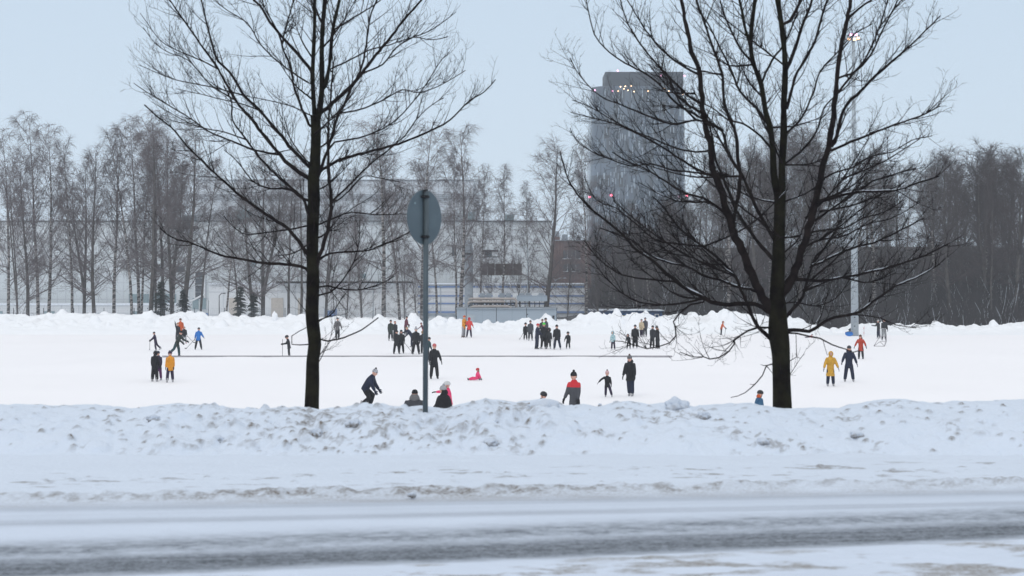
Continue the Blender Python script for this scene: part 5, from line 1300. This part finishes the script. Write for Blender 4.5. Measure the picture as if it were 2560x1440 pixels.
P_(1117,951,None,'child in pink suit and white helmet behind the white beanie',yaw=-80,Hs=1.35,j='pink',t='pink',hat='helmet',hc='white',kid=True,AL=(30,8,20),AR=(78,12,8),lean=8)
P_(1194,919,951,'child in pink overalls and red helmet sitting on the ice',yaw=-88,lean=-10,legk=0.44,puff=1.35,baggy=1.4,L=(88,4,2),Rr=(100,12,30),AL=(-30,14,4),AR=(-16,12,4),j='pink',t='pink',hat='helmet',hc='red',hair='blond_long',kid=True,sit=True,glove='black',sk='black',nod=10,coat=0.02)
P_(1161,788,844,'person in amber jacket with orange beanie and pale trousers at the far bank',yaw=60,j='amber',t='lgrey',hc='orange',AL=(25,5,60),AR=(10,8,50),sk='brown',coat=0.10)
P_(1173,793,844,'person in bright coral jacket with red hood seen from behind at the far bank',yaw=180,j='coral',t='plum',hat='hood',hc='red',L=(0,10,3),Rr=(0,8,3),AL=(5,22,40),AR=(5,22,40),coat=0.12,sk='plum')
# middle right group
P_(1314,806,850,'child in black holding a stick at the left of the right middle group',yaw=10,j='black',t='black',kid=True,stick=('R',(1300,821),'hockey stick pointing left from the child in black',0.1))
P_(1326,800,852,'person in dark grey jacket seen from behind next to a child in black',yaw=185,j='dgrey',t='dark',puff=1.1)
P_(1345,808,873,'person in navy tracksuit with red beanie in the middle group',yaw=70,j='navy',t='navy',hc='red',sk='black',AL=(20,6,30),AR=(15,6,40),stick=('L',(1351,862),'hockey stick of the red beanie person'))
P_(1360,806,872,'person in black with bright green beanie in the middle group',yaw=20,j='black',t='black',hc='lime',L=(0,4,3),puff=1.15,stick=('L',(1366,873),'hockey stick of the bright green beanie person'))
P_(1356,797,848,'person in brown beanie standing behind the bright green beanie',yaw=0,j='dgreen',t='dark',hc='brown')
P_(1364,794,852,'tall person in dark grey leaning behind the green beanie',yaw=-60,lean=8,j='dgrey',t='dark',hc='black',AR=(30,15,20))
P_(1372,819,872,'child in black jacket with tan fur hood in the middle group',yaw=170,j='black',t='black',hat='hood',hc='dark',fur=True,kid=True,puff=1.15,coat=0.14)
P_(1392,811,874,'person in black jacket with red collar stripes, legs apart, in the middle group',yaw=-10,j='black',t='navy',L=(5,14,6),Rr=(0,8,5),puff=1.1,coat=0.13,stick=('R',(1384,873),'hockey stick of the person with the red collar stripes'))
P_(1420,828,872,'child in black helmet standing apart at the right of the middle group',yaw=-10,j='black',t='dark',hat='helmet',kid=True,AR=(5,24,10),L=(0,6,3),Rr=(0,8,4),lean=8)
# right middle
P_(1532,827,874,'child in turquoise patterned jacket and pale hood',yaw=-30,j='turq',t='plum',hat='hood',hc='turq',kid=True,L=(0,7,3),Rr=(0,7,3),coat=0.06)
P_(1570,834,873,'child in dark jacket bending forward beside the large black coat',yaw=-20,lean=30,j='dark',t='dgrey',hat='hood',hc='dark',kid=True,L=(20,10,10),Rr=(10,8,5),AL=(20,16,5),AR=(20,8,5),coat=0.06)
P_(1588,811,871,'large person in black coat and black trousers standing among the right group',yaw=0,j='black',t='black',hc='dgrey',puff=1.2,bulk=1.08,coat=0.13,baggy=1.25,L=(0,4,2),Rr=(0,4,2))
P_(1604,797,843,'person in beige jacket and grey beanie walking behind the large black coat',yaw=150,j='beige',t='plum',hc='grey',puff=1.15,L=(14,4,6),Rr=(-6,4,8))
P_(1613,793,842,'person in dark grey outfit next to the beige jacket',yaw=-160,j='dgrey',t='dark',hc='grey',L=(-4,6,5),Rr=(8,6,4),lean=-4)
P_(1632,813,870,'person in black looking over at the fur hood with poles in hand',yaw=30,j='dark',t='black',hat='beanie',hc='black',sk='black',stick=('R',(1612,862),'hockey stick held left of the fur hood pair'))
P_(1642,813,872,'person in long black coat with tan fur hood, right end of right group',cape='fur',yaw=-60,j='black',t='black',hat='beanie',hc='black',pom='black',hair='brown',puff=1.15,coat=0.16,baggy=1.2,sk='black',stick=('R',(1632,876),'upright hockey stick of the fur hood person',0.3))
P_(1574,884,991,'tall person in black puffer jacket with grey bobble beanie walking forward',cape='black',yaw=-22,j='black',t='navy',hc='grey',pom='brown',puff=1.12,coat=0.13,nod=10,L=(4,2,4),Rr=(-4,-1,6),AL=(2,10,12),AR=(8,14,8),turn=-10,hair='brown')
P_(1518,924,993,'child in black with pale pink bobble beanie holding an arm out to the left',yaw=-12,j='black',t='plum',hc='palepink',pom='black',kid=True,AR=(10,58,4),AL=(4,16,20),L=(6,20,6),Rr=(-4,4,4),coat=0.10)
mred=two_tone('red_over_grey',(0.55,0.02,0.03),(0.055,0.058,0.068),1.38)
P_(1434,924,None,'person in red and dark grey jacket with tall black bobble beanie',yaw=-35,Hs=1.82,j=mred,t='dark',hc='black',pom='black',coat=0.16,hair='brown',AL=(8,8,14),AR=(12,12,16),lean=3)
P_(1359,977,None,'child in black helmet whose head shows above the near bank',yaw=60,Hs=1.30,j='black',t='black',hat='helmet',kid=True,lean=20,nod=10)
# right side
P_(1808,802,838,'child in orange jacket bending right far away left of the thick tree',yaw=80,lean=18,j='orange',t='dark',hat='none',hair='red',kid=True,sk='black',AL=(30,6,10),AR=(35,6,10),stick=('L',(1812,839),'hockey stick of the far child in orange'))
P_(2077,877,966,'person in knee length mustard coat with the hood up',yaw=2,j='mustard',t='navy',hat='hood',hc='mustard',coat=0.22,puff=1.12,AL=(10,26,6),AR=(8,24,4),L=(0,6,4),Rr=(0,4,4),glove='lgrey',turn=0)
P_(2123,863,955,'man in navy jacket skating beside the mustard coat',cape='navy',yaw=-6,j='navy',t='navy',hc='dgrey',L=(6,10,8),Rr=(-2,8,8),AL=(4,26,6),AR=(16,24,30),lean=8,coat=0.08,glove='navy')
P_(2151,836,898,'person in rust red coat skating with arms out at the right',cape='dark',yaw=-30,j='rust',t='dark',hc='brown',coat=0.17,puff=1.1,AL=(0,34,8),AR=(10,30,4),L=(0,5,6),Rr=(4,5,8),lean=8,sk='black')
P_(1901,974,None,'child in blue patterned jacket and dark beanie low behind the near bank',cape='orange',yaw=120,Hs=1.22,lean=18,j='denim',t='dark',hat='helmet',hc='black',kid=True,puff=1.15,AL=(20,8,20))
P_(2195,799,846,'person in black with a white beanie at the far right edge',yaw=-60,j='black',t='navy',hc='white',AL=(40,10,60),AR=(40,10,60))
P_(2211,796,851,'person in black jacket behind the metal goal frame at the far right',yaw=10,j='black',t='dgrey',hat='none',hair='brown',puff=1.1)
# a child lying by the bank, in red
P_(2030,835,845,'child in red jacket lying in the snow right of the thick tree',yaw=-80,lean=-72,L=(82,6,0),Rr=(88,10,0),AL=(-60,20,0),AR=(-20,20,0),j='red',t='plum',hat='beanie',hc='purple',kid=True,sit=True,coat=0.02,sk='white')

# blue sled and marker, goal frame
def onice(px,feet): d=(CZ-ICE_Z)*FP/(feet-HZ); return Vector(((px-1280)*d/FP,d,ICE_Z))
q_=onice(2123,841); root=empty('sled',q_,'bright blue plastic sled propped at the foot of the mast','sled')
mb=MB(); X_=Vector((1,0,0)); Yv=Vector((0,0.35,0.94)).normalized()
mb.loft([(Vector((0,0,0.22)),X_,Yv,0.36,0.22),(Vector((0,0.03,0.23)),X_,Yv,0.36,0.22),(Vector((0,0.10,0.25)),X_,Yv,0.28,0.16)],16); o=mb.build('hull',C_['blue']); o.parent=root
mb=MB(); mb.tube([Vector((-0.36,0,0.35)),Vector((0,-0.02,0.45)),Vector((0.36,0,0.38))],[0.02]*3,5); o=mb.build('rim',M_DARK); o.parent=root
q_=onice(2129,839); root=empty('bag',(q_.x,q_.y,ICE_Z+0.42),'dark bag lying on the blue sled','bag')
mb=MB(); mb.sphere((0,0,0.1),0.24,1.2,0.8,0.6,10,7); o=mb.build('pouch',C_['dark'],root,True); mb=MB(); mb.tube([Vector((-.15,0,.2)),Vector((0,0,.34)),Vector((.15,0,.2))],[.015]*3,5); mb.build('handle',C_['black'],root)
q_=onice(2160,842); root=empty('marker_pole',q_,'thin red and white marker pole between mast and rust red coat','pole')
for k in range(4):
    mb=MB(); mb.tube([Vector((0,0,k*0.22)),Vector((0,0,k*0.22+0.22))],[0.02]*2,6); mb.build('band',C_['red'] if k%2 else C_['white'],root)
q_=onice(2205,866); root=empty('goal_frame',q_,'bare tipped metal goal frame at the far right of the rink','goal')
mb=MB()
def bar(a,b): mb.tube([Vector(a),Vector(b)],[0.022,0.022],6)
V=[(-0.62,0,0.02),(0.18,-0.1,0.02),(-0.1,0.2,0.75),(0.38,0.2,0.75),(-0.1,0.25,1.35),(0.35,0.25,1.35),(0.38,0.2,0.35),(-0.1,0.2,0.35)]
for a,b in ((0,1),(0,2),(1,3),(2,3),(2,4),(3,5),(4,5),(1,7),(0,7),(6,3),(7,6),(1,6)): bar(V[a],V[b])
o=mb.build('tubing',mat('goal_tube',(0.35,0.33,0.34),0.5),root,True)
mb=MB()
for k in range(9):
    t=k/8; mb.tube([Vector((-0.1+0.47*t,0.22,0.75)),Vector((-0.1+0.45*t,0.26,1.35))],[0.006]*2,4); mb.tube([Vector((-0.1,0.23,0.75+0.6*t)),Vector((0.37,0.23,0.75+0.6*t))],[0.006]*2,4)
mb.build('net',M_WHITE,root)

# bake the cloth and body surfaces, join the modelled head into each body
bpy.context.view_layer.update(); dg=bpy.context.evaluated_depsgraph_get()
new=[(o,bpy.data.meshes.new_from_object(o.evaluated_get(dg))) for o in PEOPLE]
for o,me in new:
    m0=o.data.materials[0]; nm=o.name.split('.')[0]
    o.modifiers.clear(); me.materials.clear(); me.materials.append(m0)
    if nm=='body':
        h=list(o['_head']); del o['_head']
        M=Matrix(((h[3]*h[12],h[6]*h[12],h[9]*h[12],h[0]),(h[4]*h[12],h[7]*h[12],h[10]*h[12],h[1]),(h[5]*h[12],h[8]*h[12],h[11]*h[12],h[2]),(0,0,0,1)))
        me.materials.append(M_EYE); me.materials.append(M_LIP)
        bm=bmesh.new(); bm.from_mesh(me)
        for f in bm.faces: f.material_index=0; f.smooth=True
        hd=HEAD.copy(); hd.transform(M); bm.from_mesh(hd); bpy.data.meshes.remove(hd)
        bm.to_mesh(me); bm.free()
    else:
        me.polygons.foreach_set('use_smooth',[True]*len(me.polygons))
    o.data=me

# ------------------------------------------------------------------ winter air
mb=MB(); mb.box(-1000,1000,-80,950,-6,90)
hm=bpy.data.materials.new('haze'); hm.use_nodes=True; t=hm.node_tree; t.nodes.clear()
o_=t.nodes.new('ShaderNodeOutputMaterial'); v_=t.nodes.new('ShaderNodeVolumePrincipled')
v_.inputs['Color'].default_value=(0.90,0.95,1.0,1); v_.inputs['Density'].default_value=0.0004; v_.inputs['Anisotropy'].default_value=0.2
t.links.new(v_.outputs[0],o_.inputs['Volume'])
o=mb.build('haze',hm); tag(o,kind='stuff')
